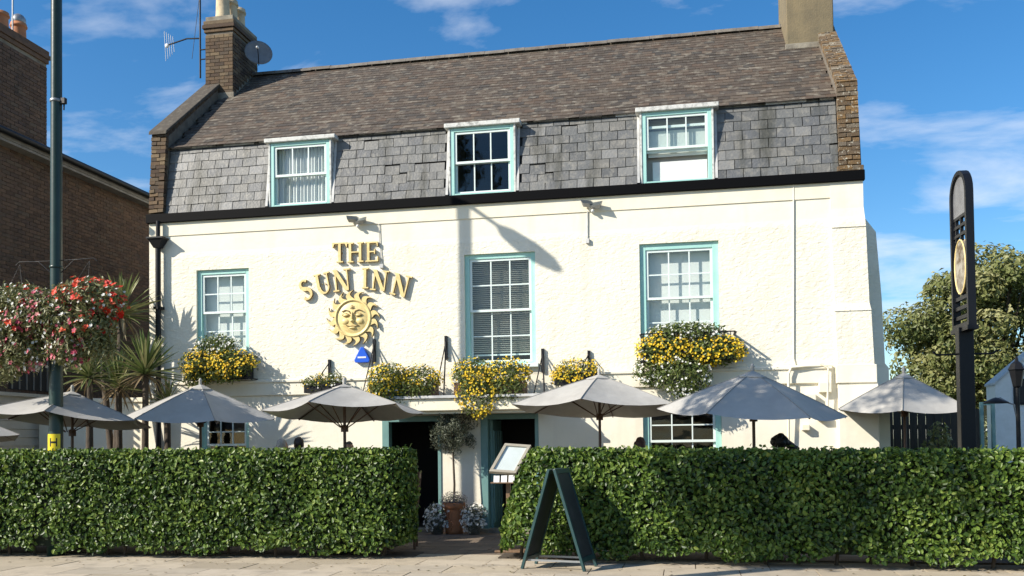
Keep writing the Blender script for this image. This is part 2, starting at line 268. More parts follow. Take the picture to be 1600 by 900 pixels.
# ------------------------------------------------------------------ mesh helpers
class MB:
    def __init__(s): s.v = []; s.f = []; s.sm = []
    def add(s, vs, fs, smooth=False):
        o = len(s.v); s.v += [tuple(x) for x in vs]; s.f += [tuple(o + i for i in f) for f in fs]; s.sm += [smooth] * len(fs); return s
    def box(s, x0, x1, y0, y1, z0, z1, rot=None, org=None):
        vs = [Vector((x, y, z)) for z in (z0, z1) for y in (y0, y1) for x in (x0, x1)]
        if rot is not None:
            o = Vector(org) if org is not None else Vector((0, 0, 0)); vs = [rot @ (q - o) + o for q in vs]
        return s.add(vs, [(0, 2, 3, 1), (4, 5, 7, 6), (0, 1, 5, 4), (1, 3, 7, 5), (3, 2, 6, 7), (2, 0, 4, 6)])
    def quad(s, a, b, c, d): return s.add([a, b, c, d], [(0, 1, 2, 3)])
    def tube(s, pts, rad, n=8, cap=True):
        pts = [Vector(p) for p in pts]; rs = rad if isinstance(rad, (list, tuple)) else [rad] * len(pts)
        vs = []; up = None
        for i, p in enumerate(pts):
            t = (pts[min(i + 1, len(pts) - 1)] - pts[max(i - 1, 0)]).normalized()
            if up is None: up = Vector((0, 0, 1)) if abs(t.z) < 0.9 else Vector((0, 1, 0))
            a = t.cross(up).normalized(); b = a.cross(t).normalized(); up = b
            for k in range(n):
                q = 2 * pi * k / n; vs.append(p + (a * cos(q) + b * sin(q)) * rs[i])
        fs = []
        for i in range(len(pts) - 1):
            for k in range(n): fs.append((i * n + k, i * n + (k + 1) % n, (i + 1) * n + (k + 1) % n, (i + 1) * n + k))
        s.add(vs, fs, True)
        if cap:
            s.add(vs[:n], [tuple(range(n))]); s.add(vs[-n:], [tuple(reversed(range(n)))])
        return s
    def lathe(s, prof, c=(0, 0, 0), n=20, smooth=True):
        c = Vector(c); vs = []; fs = []
        for r, z in prof:
            for k in range(n): q = 2 * pi * k / n; vs.append(c + Vector((r * cos(q), r * sin(q), z)))
        for i in range(len(prof) - 1):
            for k in range(n): fs.append((i * n + k, i * n + (k + 1) % n, (i + 1) * n + (k + 1) % n, (i + 1) * n + k))
        return s.add(vs, fs, smooth)
    def prism(s, poly, d0, d1, axis='y'):
        """poly: 2D points (counterclockwise); axis y: (x,z) extruded along y; axis x: (y,z) extruded along x."""
        mk = (lambda p, d: (p[0], d, p[1])) if axis == 'y' else (lambda p, d: (d, p[0], p[1]))
        n = len(poly); vs = [mk(p, d0) for p in poly] + [mk(p, d1) for p in poly]
        fs = [tuple(range(n)), tuple(reversed(range(n, 2 * n)))] + [(i, i + n, (i + 1) % n + n, (i + 1) % n) for i in range(n)]
        return s.add(vs, fs)
    def ellipsoid(s, c, r, nu=14, nv=10, rot=None):
        vs = []; c = Vector(c)
        for j in range(nv + 1):
            ph = pi * j / nv
            for i in range(nu):
                q = 2 * pi * i / nu; p = Vector((r[0] * sin(ph) * cos(q), r[1] * sin(ph) * sin(q), r[2] * cos(ph)))
                vs.append(c + (rot @ p if rot is not None else p))
        fs = [(j * nu + i, (j + 1) * nu + i, (j + 1) * nu + (i + 1) % nu, j * nu + (i + 1) % nu) for j in range(nv) for i in range(nu)]
        return s.add(vs, fs, True)
    def mesh(s, name):
        me = bpy.data.meshes.new(name); me.from_pydata(s.v, [], s.f)
        me.polygons.foreach_set('use_smooth', s.sm); me.validate(); me.update(); return me
    def build(s, name, m, parent=None, bevel=0.0, fix=True):
        me = s.mesh(name)
        if fix:
            bm = bmesh.new(); bm.from_mesh(me); bmesh.ops.recalc_face_normals(bm, faces=bm.faces); bm.to_mesh(me); bm.free()
        return link(name, me, m, parent, bevel)

def link(name, me, m, parent=None, bevel=0.0):
    o = bpy.data.objects.new(name, me); COL.objects.link(o)
    if m is not None and not me.materials: me.materials.append(m)
    if parent is not None: o.parent = parent
    if bevel:
        b = o.modifiers.new('bevel', 'BEVEL'); b.width = bevel; b.segments = 2; b.limit_method = 'ANGLE'
    return o
def tag(o, label=None, cat=None, group=None, kind=None):
    for k, x in (('label', label), ('category', cat), ('group', group), ('kind', kind)):
        if x: o[k] = x
    return o
def empty(name, loc=(0, 0, 0), label=None, cat=None, group=None, rz=0):
    o = bpy.data.objects.new(name, None); COL.objects.link(o); o.location = loc; o.rotation_euler = (0, 0, rz); o.empty_display_size = 0.2
    return tag(o, label, cat, group)
def put(name, me, parent, loc, rot=None):
    o = bpy.data.objects.new(name, me); COL.objects.link(o); o.parent = parent; o.location = loc
    if rot is not None: o.rotation_euler = rot
    return o
def copy_tree(o, parent=None):
    c = o.copy(); COL.objects.link(c); c.parent = parent
    for ch in list(o.children): copy_tree(ch, c)
    return c
def np_mesh(name, V, Fc, rnd=None, smooth=False):
    """V (n,3), Fc (m,k) uniform polygon size."""
    me = bpy.data.meshes.new(name); V = np.ascontiguousarray(V, np.float32); Fc = np.ascontiguousarray(Fc, np.int32); m, k = Fc.shape
    me.vertices.add(len(V)); me.vertices.foreach_set('co', V.ravel())
    me.loops.add(m * k); me.loops.foreach_set('vertex_index', Fc.ravel())
    me.polygons.add(m); me.polygons.foreach_set('loop_start', np.arange(0, m * k, k, dtype=np.int32)); me.polygons.foreach_set('loop_total', np.full(m, k, np.int32))
    me.polygons.foreach_set('use_smooth', np.full(m, bool(smooth)))
    me.update(calc_edges=True)
    if rnd is not None:
        a = me.attributes.new('rnd', 'FLOAT', 'FACE'); a.data.foreach_set('value', np.ascontiguousarray(rnd, np.float32))
    return me
def unit(a): return a / np.maximum(np.linalg.norm(a, axis=1, keepdims=True), 1e-9)
def leaves(pts, nrm, length, width, droop=0.4, jitter=0.6, fold=0.25, rnd=None, shape='leaf'):
    """folded kite-shaped leaves, one per point, facing roughly along nrm."""
    n = len(pts); nrm = unit(nrm + RNG.normal(0, jitter, (n, 3)))
    t = RNG.normal(0, 1, (n, 3)); t[:, 2] -= droop; t = unit(t - (t * nrm).sum(1, keepdims=True) * nrm); b = np.cross(nrm, t)
    L = (length * RNG.uniform(0.7, 1.25, (n, 1))); W = width / length * L * 0.5
    base = pts - t * L * 0.5; tip = pts + t * L * 0.5
    mid = pts - t * L * 0.06
    l = mid + b * W + nrm * W * fold * 2; r = mid - b * W + nrm * W * fold * 2
    if rnd is None: rnd = RNG.random(n)
    i = np.arange(n)[:, None] * (6 if shape == 'oval' else 4)
    if shape == 'oval':
        up_ = nrm * W * fold * 1.6; m1 = pts - t * L * 0.22; m2 = pts + t * L * 0.2
        V = np.stack([base, m1 + b * W + up_, m2 + b * W * .85 + up_, tip, m2 - b * W * .85 + up_, m1 - b * W + up_], 1).reshape(-1, 3)
        Fc = np.concatenate([i + [[0, 3, 2, 1]], i + [[0, 5, 4, 3]]], 1).reshape(-1, 4)
    else:
        V = np.stack([base, l, tip, r], 1).reshape(-1, 3)
        Fc = np.concatenate([i + [[0, 2, 1]], i + [[0, 3, 2]]], 1).reshape(-1, 3)
    return V, Fc, np.repeat(np.clip(rnd, 0, 1), 2)
def blossoms(pts, nrm, size, jitter=0.4):
    """small six-petalled heads: a raised centre with six triangular petals."""
    n = len(pts); nrm = unit(nrm + RNG.normal(0, jitter, (n, 3)))
    t = unit(np.cross(nrm, RNG.normal(0, 1, (n, 3)))); b = np.cross(nrm, t); S = size * RNG.uniform(0.7, 1.3, (n, 1)) * 0.5
    rings = []
    for k in range(10):
        a = 2 * pi * k / 10; rr = 1.0 if k % 2 == 0 else 0.62
        rings.append(pts + (t * cos(a) + b * sin(a)) * S * rr + nrm * S * 0.25)
    V = np.stack([pts] + rings, 1).reshape(-1, 3); i = np.arange(n)[:, None] * 11
    Fc = np.concatenate([i + [[0, 1 + k, 1 + (k + 1) % 10]] for k in range(10)], 1).reshape(-1, 3)
    return V, Fc, np.repeat(RNG.random(n), 10)
def rand_in_ellipsoid(n, c, r, shell=0.5):
    d = unit(RNG.normal(0, 1, (n, 3))); k = (shell ** 3 + (1 - shell ** 3) * RNG.random((n, 1))) ** (1 / 3)
    p = d * k; return np.array(c) + p * np.array(r), unit(d / np.array(r))
def stuffpart(name, data, m, parent):
    o = link(name, np_mesh(name, *data), m, parent); o['kind'] = 'stuff'; return o
def cat3(*ds):
    V = []; Fs = []; R = []; o = 0
    for v, f, r in ds: V.append(v); Fs.append(f + o); R.append(r); o += len(v)
    return np.concatenate(V), np.concatenate(Fs), np.concatenate(R)
def box_soup(cells, rnd):
    """many oriented boxes: cells list of (centre, ax, ay, az half-axis vectors) -> quads"""
    sg = np.array([(x, y, z) for z in (-1, 1) for y in (-1, 1) for x in (-1, 1)], float)
    V = []
    for c, a, b, d in cells: V.append(np.array(c) + sg[:, :1] * np.array(a) + sg[:, 1:2] * np.array(b) + sg[:, 2:] * np.array(d))
    V = np.concatenate(V); fq = np.array([(0, 2, 3, 1), (4, 5, 7, 6), (0, 1, 5, 4), (1, 3, 7, 5), (3, 2, 6, 7), (2, 0, 4, 6)])
    n = len(cells); Fc = (np.arange(n)[:, None, None] * 8 + fq[None]).reshape(-1, 4)
    return V, Fc, np.repeat(np.array(rnd), 6)

# ================================================================== the setting
def ground():
    m = MB().quad((-900, -900, -0.16), (900, -900, -0.16), (900, 900, -0.16), (-900, 900, -0.16))
    tag(m.build('ground', M['grass']), kind='structure')
    m = MB().quad((-120, -26, -0.13), (120, -26, -0.13), (120, -8.6, -0.13), (-120, -8.6, -0.13))
    tag(m.build('road', M['asphalt']), kind='structure')
    kb = MB()
    for i in range(-20, 20): kb.box(i * 0.92, i * 0.92 + 0.905, -8.6, -8.45, -0.15, 0.004)
    tag(kb.build('kerb', M['kerb'], bevel=0.012), kind='structure')
    m = MB().box(-60, 60, -8.45, -3.2, -0.16, -0.012)
    pv = tag(m.build('pavement', M['joint']), kind='structure')
    sl = MB().box(-0.444, 0.444, -0.294, 0.294, -0.03, 0.0).mesh('paving_slab'); sl.materials.append(M['slab_o'])
    rows = [(-3.25 - 0.6 * i) for i in range(9)]
    for i, y in enumerate(rows):
        off = (i % 2) * 0.45 + 0.07 * i
        k0, k1 = (-13, 8) if i < 5 else (-8, 5)
        for k in range(k0, k1):
            o = put('paving_slab', sl, pv, (k * 0.9 + off, y - 0.3, random.uniform(-0.003, 0.003)), (random.uniform(-.004, .004), random.uniform(-.003, .003), 0))
    m = MB().box(-14, 9, -3.2, 12, -0.16, -0.012)
    pt = tag(m.build('patio', M['joint']), kind='structure')
    ps = MB().box(-0.222, 0.222, -0.222, 0.222, -0.03, 0.0).mesh('patio_slab'); ps.materials.append(M['patio_o'])
    for i in range(8):
        for k in range(9):
            put('patio_slab', ps, pt, (-5.4 + k * 0.45 + (i % 2) * 0.2, -0.0 - 0.225 - i * 0.45 + 0.38, random.uniform(-.003, .003)))
ground()

# ================================================================== the inn
XL, XR = -10.12, 2.93
ZF0, ZF1 = 5.87, 6.04                          # black fascia
YK, ZK, YR, ZR = 0.24, 7.42, 3.1, 9.90         # mansard knee and ridge
YB = 6.2                                       # back wall
inn = empty('inn_building', (0, 0, 0), 'cream rendered inn with slate mansard roof, pale teal sash windows and two chimneys', 'building')

def rect(x0, x1, y0, y1, Y=0.0):
    xm, ym = (x0 + x1) / 2, (y0 + y1) / 2
    return P(x0, ym, Y).x, P(x1, ym, Y).x, P(xm, y1, Y).z, P(xm, y0, Y).z     # X0, X1, Z0, Z1
W1 = rect(307, 389, 422, 540); W2 = rect(726, 837, 398, 568); W3 = rect(1000, 1124, 382, 548)
W1 = (W1[0], W1[1], 3.35, 4.93); W2 = (W2[0], W2[1], 2.98, 4.97); W3 = (W3[0], W3[1], 3.15, 5.0)
G1 = rect(313, 389, 640, 730); G1 = (G1[0], G1[1], 1.05, 2.2)
G2 = rect(1005, 1128, 640, 730); G2 = (G2[0], G2[1], 0.95, 2.25)
DL = rect(598, 690, 650, 830); DL = (DL[0], DL[1], 0.0, 2.08)
DR = rect(752, 842, 645, 830); DR = (DR[0], DR[1], 0.0, 2.1)
openings = [W1, W2, W3, G1, G2, DL, DR]

def inn_walls():
    xs = sorted(set([XL, XR] + [o[0] for o in openings] + [o[1] for o in openings])); zs = sorted(set([-0.1, ZF0 + 0.05] + [o[2] for o in openings] + [o[3] for o in openings]))
    m = MB()
    for i in range(len(xs) - 1):
        for j in range(len(zs) - 1):
            xm, zm = (xs[i] + xs[i + 1]) / 2, (zs[j] + zs[j + 1]) / 2
            if any(o[0] < xm < o[1] and o[2] < zm < o[3] for o in openings): continue
            m.quad((xs[i], 0, zs[j]), (xs[i + 1], 0, zs[j]), (xs[i + 1], 0, zs[j + 1]), (xs[i], 0, zs[j + 1]))
    for x0, x1, z0, z1 in openings:            # reveals
        t = 0.22
        m.quad((x0, 0, z0), (x0, t, z0), (x0, t, z1), (x0, 0, z1)); m.quad((x1, 0, z1), (x1, t, z1), (x1, t, z0), (x1, 0, z0))
        m.quad((x0, 0, z1), (x0, t, z1), (x1, t, z1), (x1, 0, z1)); m.quad((x0, t, z0), (x0, 0, z0), (x1, 0, z0), (x1, t, z0))
    gp = [(0.0, -0.1), (YB, -0.1), (YB, ZK), (YR, ZR - .06), (YK, ZK - .06), (0.02, ZF0)]
    for x in (XL, XR):
        m.add([(x, a, b) for a, b in gp], [tuple(range(len(gp)))])
    m.quad((XL, YB, -.1), (XR, YB, -.1), (XR, YB, ZK), (XL, YB, ZK))
    o = m.build('wall', M['wall'], inn, fix=False)
    # rooms seen through the openings
    for (x0, x1, z0, z1), mt in zip(openings, ['room_grey', 'room_grey', 'room_grey', 'room', 'room', 'room', 'room']):
        r = MB(); a, b, c, d = x0 - .3, x1 + .3, z0 - (0.3 if z0 > .5 else 0.02), z1 + .25; y0, y1 = 0.221, 2.0
        r.quad((a, y1, c), (b, y1, c), (b, y1, d), (a, y1, d)); r.quad((a, y0, c), (a, y1, c), (a, y1, d), (a, y0, d)); r.quad((b, y0, c), (b, y1, c), (b, y1, d), (b, y0, d))
        r.quad((a, y0, c), (b, y0, c), (b, y1, c), (a, y1, c)); r.quad((a, y0, d), (b, y0, d), (b, y1, d), (a, y1, d))
        r.build('room_interior', M[mt], inn)
    # string course: a band with a rounded top edge
    segs = [(XL, DL[0] - .25), (DR[1] + .2, P(1297, 590).x)]
    for a, b in [(XL, -5.7), (-2.0, P(1299, 590).x)]:
        prof = [(0, 2.50), (-0.05, 2.52), (-0.055, 2.74), (-0.085, 2.755), (-0.085, 2.79), (-0.03, 2.815), (0, 2.82)]
        m = MB().prism([(y - 0.0, z) for y, z in prof], a, b, 'x'); m.build('string_course', M['wall'], inn)
    m = MB().prism([(0, ZF0 - .26), (-.018, ZF0 - .255), (-.018, ZF0 - .002), (0, ZF0 - .002)], XL + .01, P(1297, 300).x, 'x'); m.build('frieze_band', M['cream'], inn)
    # fascia and gutter
    m = MB().box(XL - .03, XR + .03, -0.075, 0.03, ZF0, ZF1); m.build('fascia', M['fascia'], inn, bevel=.008)
inn_walls()

def corner_buttress():
    # corner pilaster, proud of the front, stepping outwards towards the ground
    xa = P(1297, 300).x; secs = [(ZF0 - .003, xa, XR), (5.05, xa + .01, XR + .005), (2.84, xa + .06, XR + .10)]
    m = MB()
    def stage(z1, z0, a1, b1, a0, b0, y1, y0, yb=.5):
        m.add([(a0, y0, z0), (b0, y0, z0), (b0, yb, z0), (a0, yb, z0), (a1, y1, z1), (b1, y1, z1), (b1, yb, z1), (a1, yb, z1)],
              [(0, 1, 5, 4), (1, 2, 6, 5), (2, 3, 7, 6), (3, 0, 4, 7), (4, 5, 6, 7), (0, 3, 2, 1)])
    a = xa
    stage(ZF0 - .003, 5.42, a, XR + .004, a, XR + .004, -.022, -.022)
    stage(5.42, 5.10, a, XR + .006, a, XR + .03, -.024, -.06)
    stage(5.10, 3.82, a, XR + .03, a + .03, XR + .06, -.045, -.05)
    stage(3.82, 3.70, a + .03, XR + .06, a + .02, XR + .08, -.055, -.09)
    stage(3.70, 2.80, a + .03, XR + .08, a + .05, XR + .11, -.075, -.08)
    m.build('corner_buttress', M['wall'], inn)
    m = MB()
    stage2 = [(2.80, 2.50, a + .02, XR + .14, -.13), (2.50, -.1, a + .05, XR + .16, -.10)]
    for z1, z0, x0, x1, y in stage2: m.box(x0, x1, y, .5, z0, z1)
    m.build('buttress_base', M['wall'], inn, bevel=.01)
    # side buttress on the gable end, sloping head
    b0 = XR + .0; yb0, yb1 = 0.55, 1.25
    pr = [(XR, -.1), (XR + .46, -.1), (XR + .46, 2.78), (XR + .40, 2.86), (XR + .37, 4.0), (XR + .30, 5.12), (XR, 5.55)]
    MB().prism(pr, yb0, yb1, 'y').build('side_buttress', M['wall'], inn)
corner_buttress()

# ---- windows --------------------------------------------------------------
def sub(parent, name, mb, m, bevel=0.0): return mb.build(name, m, parent, bevel)
def window(R, Y, cols, rows_top, rows_bot, split=0.5, fw=0.085, inside='curtain', sash='sash', sill=True, frame='teal', open_bot=False, proud=0.0):
    x0, x1, z0, z1 = R
    e = MB(); y0, y1 = Y - .0, Y + .12
    e.box(x0, x0 + fw, y0, y1, z0, z1); e.box(x1 - fw, x1, y0, y1, z0, z1); e.box(x0 + fw, x1 - fw, y0, y1, z1 - fw, z1); e.box(x0 + fw, x1 - fw, y0, y1, z0, z0 + fw * .5)
    wdw = e.build('window', M[frame], inn, bevel=.006)
    a, b, c, d = x0 + fw, x1 - fw, z0 + fw * .5, z1 - fw; zm = c + (d - c) * split
    def sashf(za, zb, yy, rows, nm):
        s = MB(); t = 0.042
        s.box(a + .002, a + t, yy, yy + .035, za, zb); s.box(b - t, b - .002, yy, yy + .035, za, zb)
        s.box(a + t, b - t, yy, yy + .035, za, za + t); s.box(a + t, b - t, yy, yy + .035, zb - t, zb)
        sub(wdw, 'sash', s, M[sash])
        g = 0.022
        ia, ib, ic, idd = a + t, b - t, za + t, zb - t
        for k in range(1, cols if rows else 1):
            x = ia + (ib - ia) * k / cols; sub(wdw, 'glazing_bar', MB().box(x - g / 2, x + g / 2, yy + .006, yy + .03, ic, idd), M[sash])
        for k in range(1, rows):
            z = ic + (idd - ic) * k / rows; sub(wdw, 'glazing_bar', MB().box(ia, ib, yy + .008, yy + .028, z - g / 2, z + g / 2), M[sash])
        cc, rr = (cols, rows) if rows else (1, 1)
        for i in range(cc):
            for j in range(rr):
                xa, xb = ia + (ib - ia) * i / cc, ia + (ib - ia) * (i + 1) / cc; za_, zb_ = ic + (idd - ic) * j / rr, ic + (idd - ic) * (j + 1) / rr
                ti = random.uniform(-.006, .006)
                sub(wdw, 'pane', MB().add([(xa, yy + .016, za_), (xb, yy + .016 + ti, za_), (xb, yy + .016 + ti * .4, zb_), (xa, yy + .016 - ti * .5, zb_)], [(0, 1, 2, 3)]), M['glass'])
    sashf(zm - .02, d, Y + .02, rows_top, 'upper')
    if open_bot: sashf(zm - .06, d - .16, Y + .066, rows_bot, 'lower')
    else: sashf(c, zm + .02, Y + .066, rows_bot, 'lower')
    if sill:
        sub(wdw, 'sill', MB().box(x0 - .05, x1 + .05, Y - .14, Y + .10, z0 - .07, z0 - .001), M['sash'], .01)
    yb = Y + .17
    if inside == 'curtain':                   # two gathered net curtains
        for (p, q) in ((a - .02, a + (b - a) * .30), (a + (b - a) * .42, b + .02)) if split != .5 else ((a - .02, b + .02),):
            m = MB(); n = 70
            vs = []
            for i in range(n + 1):
                x = p + (q - p) * i / n; y = yb + .02 * sin(i * 1.35) + .012 * sin(i * .6 + 1)
                vs += [(x, y, c - .05), (x, y + .01, d + .03)]
            m.add(vs, [(2 * i, 2 * i + 2, 2 * i + 3, 2 * i + 1) for i in range(n)], True); sub(wdw, 'curtain', m, M['curtain'])
    elif inside == 'blind':
        z = c + .20
        k = 0
        while z < d:
            sub(wdw, 'blind_slat', MB().box(a - .01, b + .01, yb - .012, yb + .016, z, z + .003, Matrix.Rotation(radians(-38), 3, 'X'), (0, yb, z)), M['blind']); z += .036
        sub(wdw, 'blind_rail', MB().box(a - .01, b + .01, yb - .015, yb + .015, c + .13, c + .16), M['sash'])
    elif inside == 'roller':                  # white roller blind close behind the glass
        sub(wdw, 'roller_blind', MB().box(a - .01, b + .01, Y + .18, Y + .183, c + (d - c) * .04, d + .05), M['curtain'])
        sub(wdw, 'blind_rail', MB().box(a - .01, b + .01, Y + .17, Y + .195, c + (d - c) * .02, c + (d - c) * .05), M['sash'])
    elif inside == 'panel':
        sub(wdw, 'inner_back', MB().box(a - .02, b + .02, yb + .06, yb + .07, c - .03, d), M['plaster'])
        sub(wdw, 'inner_panel', MB().box(a + .1, b - .01, yb, yb + .03, c - .03, c + (d - c) * .33), M['white'])
        for k in range(3): sub(wdw, 'inner_shelf', MB().box(a, b, yb + .1, yb + .2, c + (d - c) * (.5 + .15 * k), c + (d - c) * (.5 + .15 * k) + .035), M['white'])
        sub(wdw, 'back_panel', MB().box(a + .03, b - .01, yb - .03, yb - .015, c + (d - c) * .40, c + (d - c) * .80), M['curtain'])
    return wdw
window(W1, 0.05, 3, 2, 2, inside='roller')
window(W2, 0.05, 3, 2, 2, inside='blind')
window(W3, 0.05, 3, 2, 2, inside='roller', fw=.105)
window(G1, 0.06, 3, 2, 2, inside=None)
window(G2, 0.06, 3, 2, 2, inside=None, fw=.10)

# ---- mansard slates, dormers ------------------------------------------------
SL = Vector((0, YK - 0.02, ZK - ZF1)); SLN = SL.length; SU = SL.normalized(); NRM = Vector((0, -SU.z, SU.y))
def on_mansard(x, s): return Vector((x, 0.02, ZF1)) + SU * s
DORM = [rect(417, 517, 230, 330, -.02), rect(699, 806, 205, 312, -.02), rect(999, 1117, 181, 290, -.02)]
DORM = [(a, b, ZF1 + .02, ZK - .13 + .02 * i) for i, (a, b, c, d) in enumerate(DORM)]
def mansard():
    m = MB(); bed = [(XL + .3, -.02), (XR - .35, -.02)]
    xs = [XL + .25] + [q for a_, b_, c_, d_ in DORM for q in (a_ + .04, b_ - .04)] + [XR - .3]
    for i in range(0, len(xs), 2): MB().prism([(0.05, ZF1 - .02), (YK + .03, ZK), (YK + .3, ZK), (YK + .2, ZF1 - .02)], xs[i], xs[i + 1], 'x').build('mansard_boarding', M['slate_bed'], inn)
    rows = 8; gz = SLN / rows; sw = 0.285
    me = []
    for v in range(4):
        b = bmesh.new(); bmesh.ops.create_cube(b, size=1)
        for q in b.verts:
            q.co.x *= sw - .010 - .004 * (v % 2); q.co.y *= 0.012; q.co.z *= gz + .006
            if q.co.z < 0: q.co.z += random.uniform(-.003, .008); q.co.x += random.uniform(-.003, .003)
        x = bpy.data.meshes.new('slate'); b.to_mesh(x); b.free(); x.materials.append(M['slate']); me.append(x)
    tilt = -atan2(SU.y, SU.z)
    for r in range(rows):
        x = XL + .30 + (sw / 2 if r % 2 else 0) - sw
        while x < XR - .30:
            zc = r * gz + gz * .5; p = on_mansard(0, zc) + NRM * .012
            a_, b_ = max(x, XL + .33), min(x + sw, XR - .37)
            for da, db, dc, dd in DORM:
                if p.z < dd + .10:
                    if da - .045 < a_ < db + .045: a_ = db + .045
                    if da - .045 < b_ < db + .045: b_ = da - .045
            if b_ - a_ > .05:
                o = put('slate', random.choice(me), inn, p + Vector(((a_ + b_) / 2, 0, 0)) + NRM * random.uniform(0, .004), (tilt - .055 + random.uniform(-.02, .012), random.gauss(0, .014), 0)); o.location.z -= .03 * (random.random() < .04); o.scale.x = (b_ - a_) / sw
            x += sw
    # dormers: window standing upright in front of the slope, leaded cheeks and head
    kinds = [dict(rows_top=1, rows_bot=0, inside='curtain'), dict(rows_top=1, rows_bot=1, inside=None), dict(rows_top=1, rows_bot=1, inside='panel', open_bot=True)]
    for (a, b, c, d), kw in zip(DORM, kinds):
        room = MB(); y0, y1 = 0.13, 1.3
        mt = M['room'] if kw['inside'] is None else M['room_grey']
        for q in (((a + .03, y1, c), (b - .03, y1, c), (b - .03, y1, d - .05), (a + .03, y1, d - .05)), ((a + .03, y0, c), (a + .03, y1, c), (a + .03, y1, d - .05), (a + .03, y0, d - .05)), ((b - .03, y0, c), (b - .03, y1, c), (b - .03, y1, d - .05), (b - .03, y0, d - .05)),
                  ((a + .03, y0, c + .01), (b - .03, y0, c + .01), (b - .03, y1, c + .01), (a + .03, y1, c + .01)), ((a + .03, y0, d - .05), (b - .03, y0, d - .05), (b - .03, y1, d - .05), (a + .03, y1, d - .05))): room.quad(*q)
        room.build('dormer_room', mt, inn)
        for x in (a + .01, b - .045): MB().box(x, x + .035, .025, .3, c - .03, d - .02).build('dormer_cheek', M['white_lead'], inn, bevel=.006)
        hd = MB().box(a - .06, b + .08, -.02, .3, d - .02, d + .06); hd.build('dormer_head', M['white_lead'], inn, bevel=.012)
        window((a + .046, b - .046, c, d - .021), .04, 3, kw['rows_top'], kw['rows_bot'], inside=kw['inside'], fw=.07, sill=False, open_bot=kw.get('open_bot', False))
        # lead apron strips up the slates on both sides
        for s, x in ((-1, a), (1, b)):
            m = MB(); p0 = on_mansard(x, 0.03) + NRM * .03; p1 = on_mansard(x, SLN * .95) + NRM * .03
            dx = Vector((.045 * s, 0, 0)); m.add([p0, p0 + dx, p1 + dx, p1, p0 - NRM * .02, p0 + dx - NRM * .02, p1 + dx - NRM * .02, p1 - NRM * .02], [(0, 1, 2, 3), (1, 5, 6, 2), (0, 4, 5, 1), (2, 6, 7, 3), (0, 3, 7, 4)])
            m.build('lead_flashing', M['lead'], inn)
    # a broken line of mortar and lead where the mansard tucks under the upper roof
    x = XL + .35
    while x < XR - .4:
        wd = random.uniform(.25, .7)
        p = on_mansard(x, SLN - random.uniform(.02, .06)) + NRM * .028
        MB().box(x, min(x + wd, XR - .4), p.y - .01, p.y + .03, p.z - random.uniform(.02, .05), ZK - .02).build('lead_flashing', M['white_lead'] if random.random() < .55 else M['lead'], inn)
        x += wd + random.uniform(0.02, .25)
mansard()

# ---- upper roof -------------------------------------------------------------
RS = Vector((0, YR - YK, ZR - ZK)); RSN = RS.length; RU = RS.normalized(); RN = Vector((0, -RU.z, RU.y))
def upper_roof():
    y0, z0 = YK - .05, ZK - .0
    MB().prism([(y0, z0 - .10), (YR, ZR - .06), (YB + .1, ZK - .03), (YB, ZK - .15), (YR, ZR - .25), (y0 + .15, z0 - .16)], XL + .1, XR - .1, 'x').build('roof_slope', M['slate_bed'], inn)
    rows = 28; g = (RSN + .06) / rows; tw = 0.20
    tm = []
    for v in range(3):
        b = bmesh.new(); bmesh.ops.create_cube(b, size=1)
        for q in b.verts: q.co.x *= tw - .003; q.co.y *= g + .03; q.co.z *= .007
        for q in b.verts:
            if q.co.y < 0: q.co.z += random.uniform(-.002, .003); q.co.y += random.uniform(-.006, .006)
        x = bpy.data.meshes.new('roof_tile'); b.to_mesh(x); b.free(); x.materials.append(M['tile_o']); tm.append(x)
    pitch = atan2(RU.z, RU.y); base = Vector((0, YK, ZK)) - RU * .10
    cells, rr = [], []
    xs0, xs1 = XL + .32, XR - .34
    for r in range(rows):
        x = xs0 + (0, .45, .15, .7, .3)[r % 5] * tw
        while x < xs1 - tw * .4:
            sag = -.025 * sin(pi * (x - xs0) / (xs1 - xs0)) + .006 * noise.noise(Vector((x * .9, r * .4, 0)))
            p = base + RU * (r * g + g / 2) + RN * (.022 + sag * .6) + Vector((x + tw / 2, 0, 0))
            ti = random.uniform(-.012, .012)
            if r < 4: put('roof_tile', random.choice(tm), inn, p + RN * .004, (pitch - .046 + ti * .4, random.uniform(-.01, .01), random.uniform(-.008, .008)))
            else:
                ax = np.array((tw / 2 - .0015, 0, random.uniform(-.0005, .0005))); d = pitch - .046 + ti * .4
                ay = np.array((0, cos(d), sin(d))) * (g / 2 + .015 + random.uniform(-.006, .006)); az = np.array((0, -sin(d), cos(d))) * .0035
                cells.append((np.array(p), ax, ay, az)); rr.append(min(1, max(0, random.random() * .75 + .25 * (noise.noise(Vector((x * .5, r * .2, 3))) + .5))))
            x += tw
    stuffpart('roof_tiles', box_soup(cells, rr), M['tile_a'], inn)
    # ridge
    MB().prism([(YR - .12, ZR - .10), (YR + .12, ZR - .10), (YR, ZR + .045)], XL + .3, XR - .5, 'x').build('ridge_bedding', M['mortar'], inn)
    x = XL + .35; k = 0
    rm = []
    while x < XR - .9:
        m = MB(); n = 8; vs = []
        for xx in (0, .43):
            for i in range(n + 1): q = pi * i / n; vs += [(xx, -.15 * cos(q), .11 * sin(q) - .05)]
        m.add(vs, [(i, i + 1, n + 2 + i, n + 1 + i) for i in range(n)], True)
        if not rm: rm.append(m.mesh('ridge_tile')); rm[0].materials.append(M['ridge'])
        put('ridge_tile', rm[0], inn, (x, YR, ZR + .005 + random.uniform(-.006, .006)), (0, random.uniform(-.01, .01), 0)); x += .435
upper_roof()

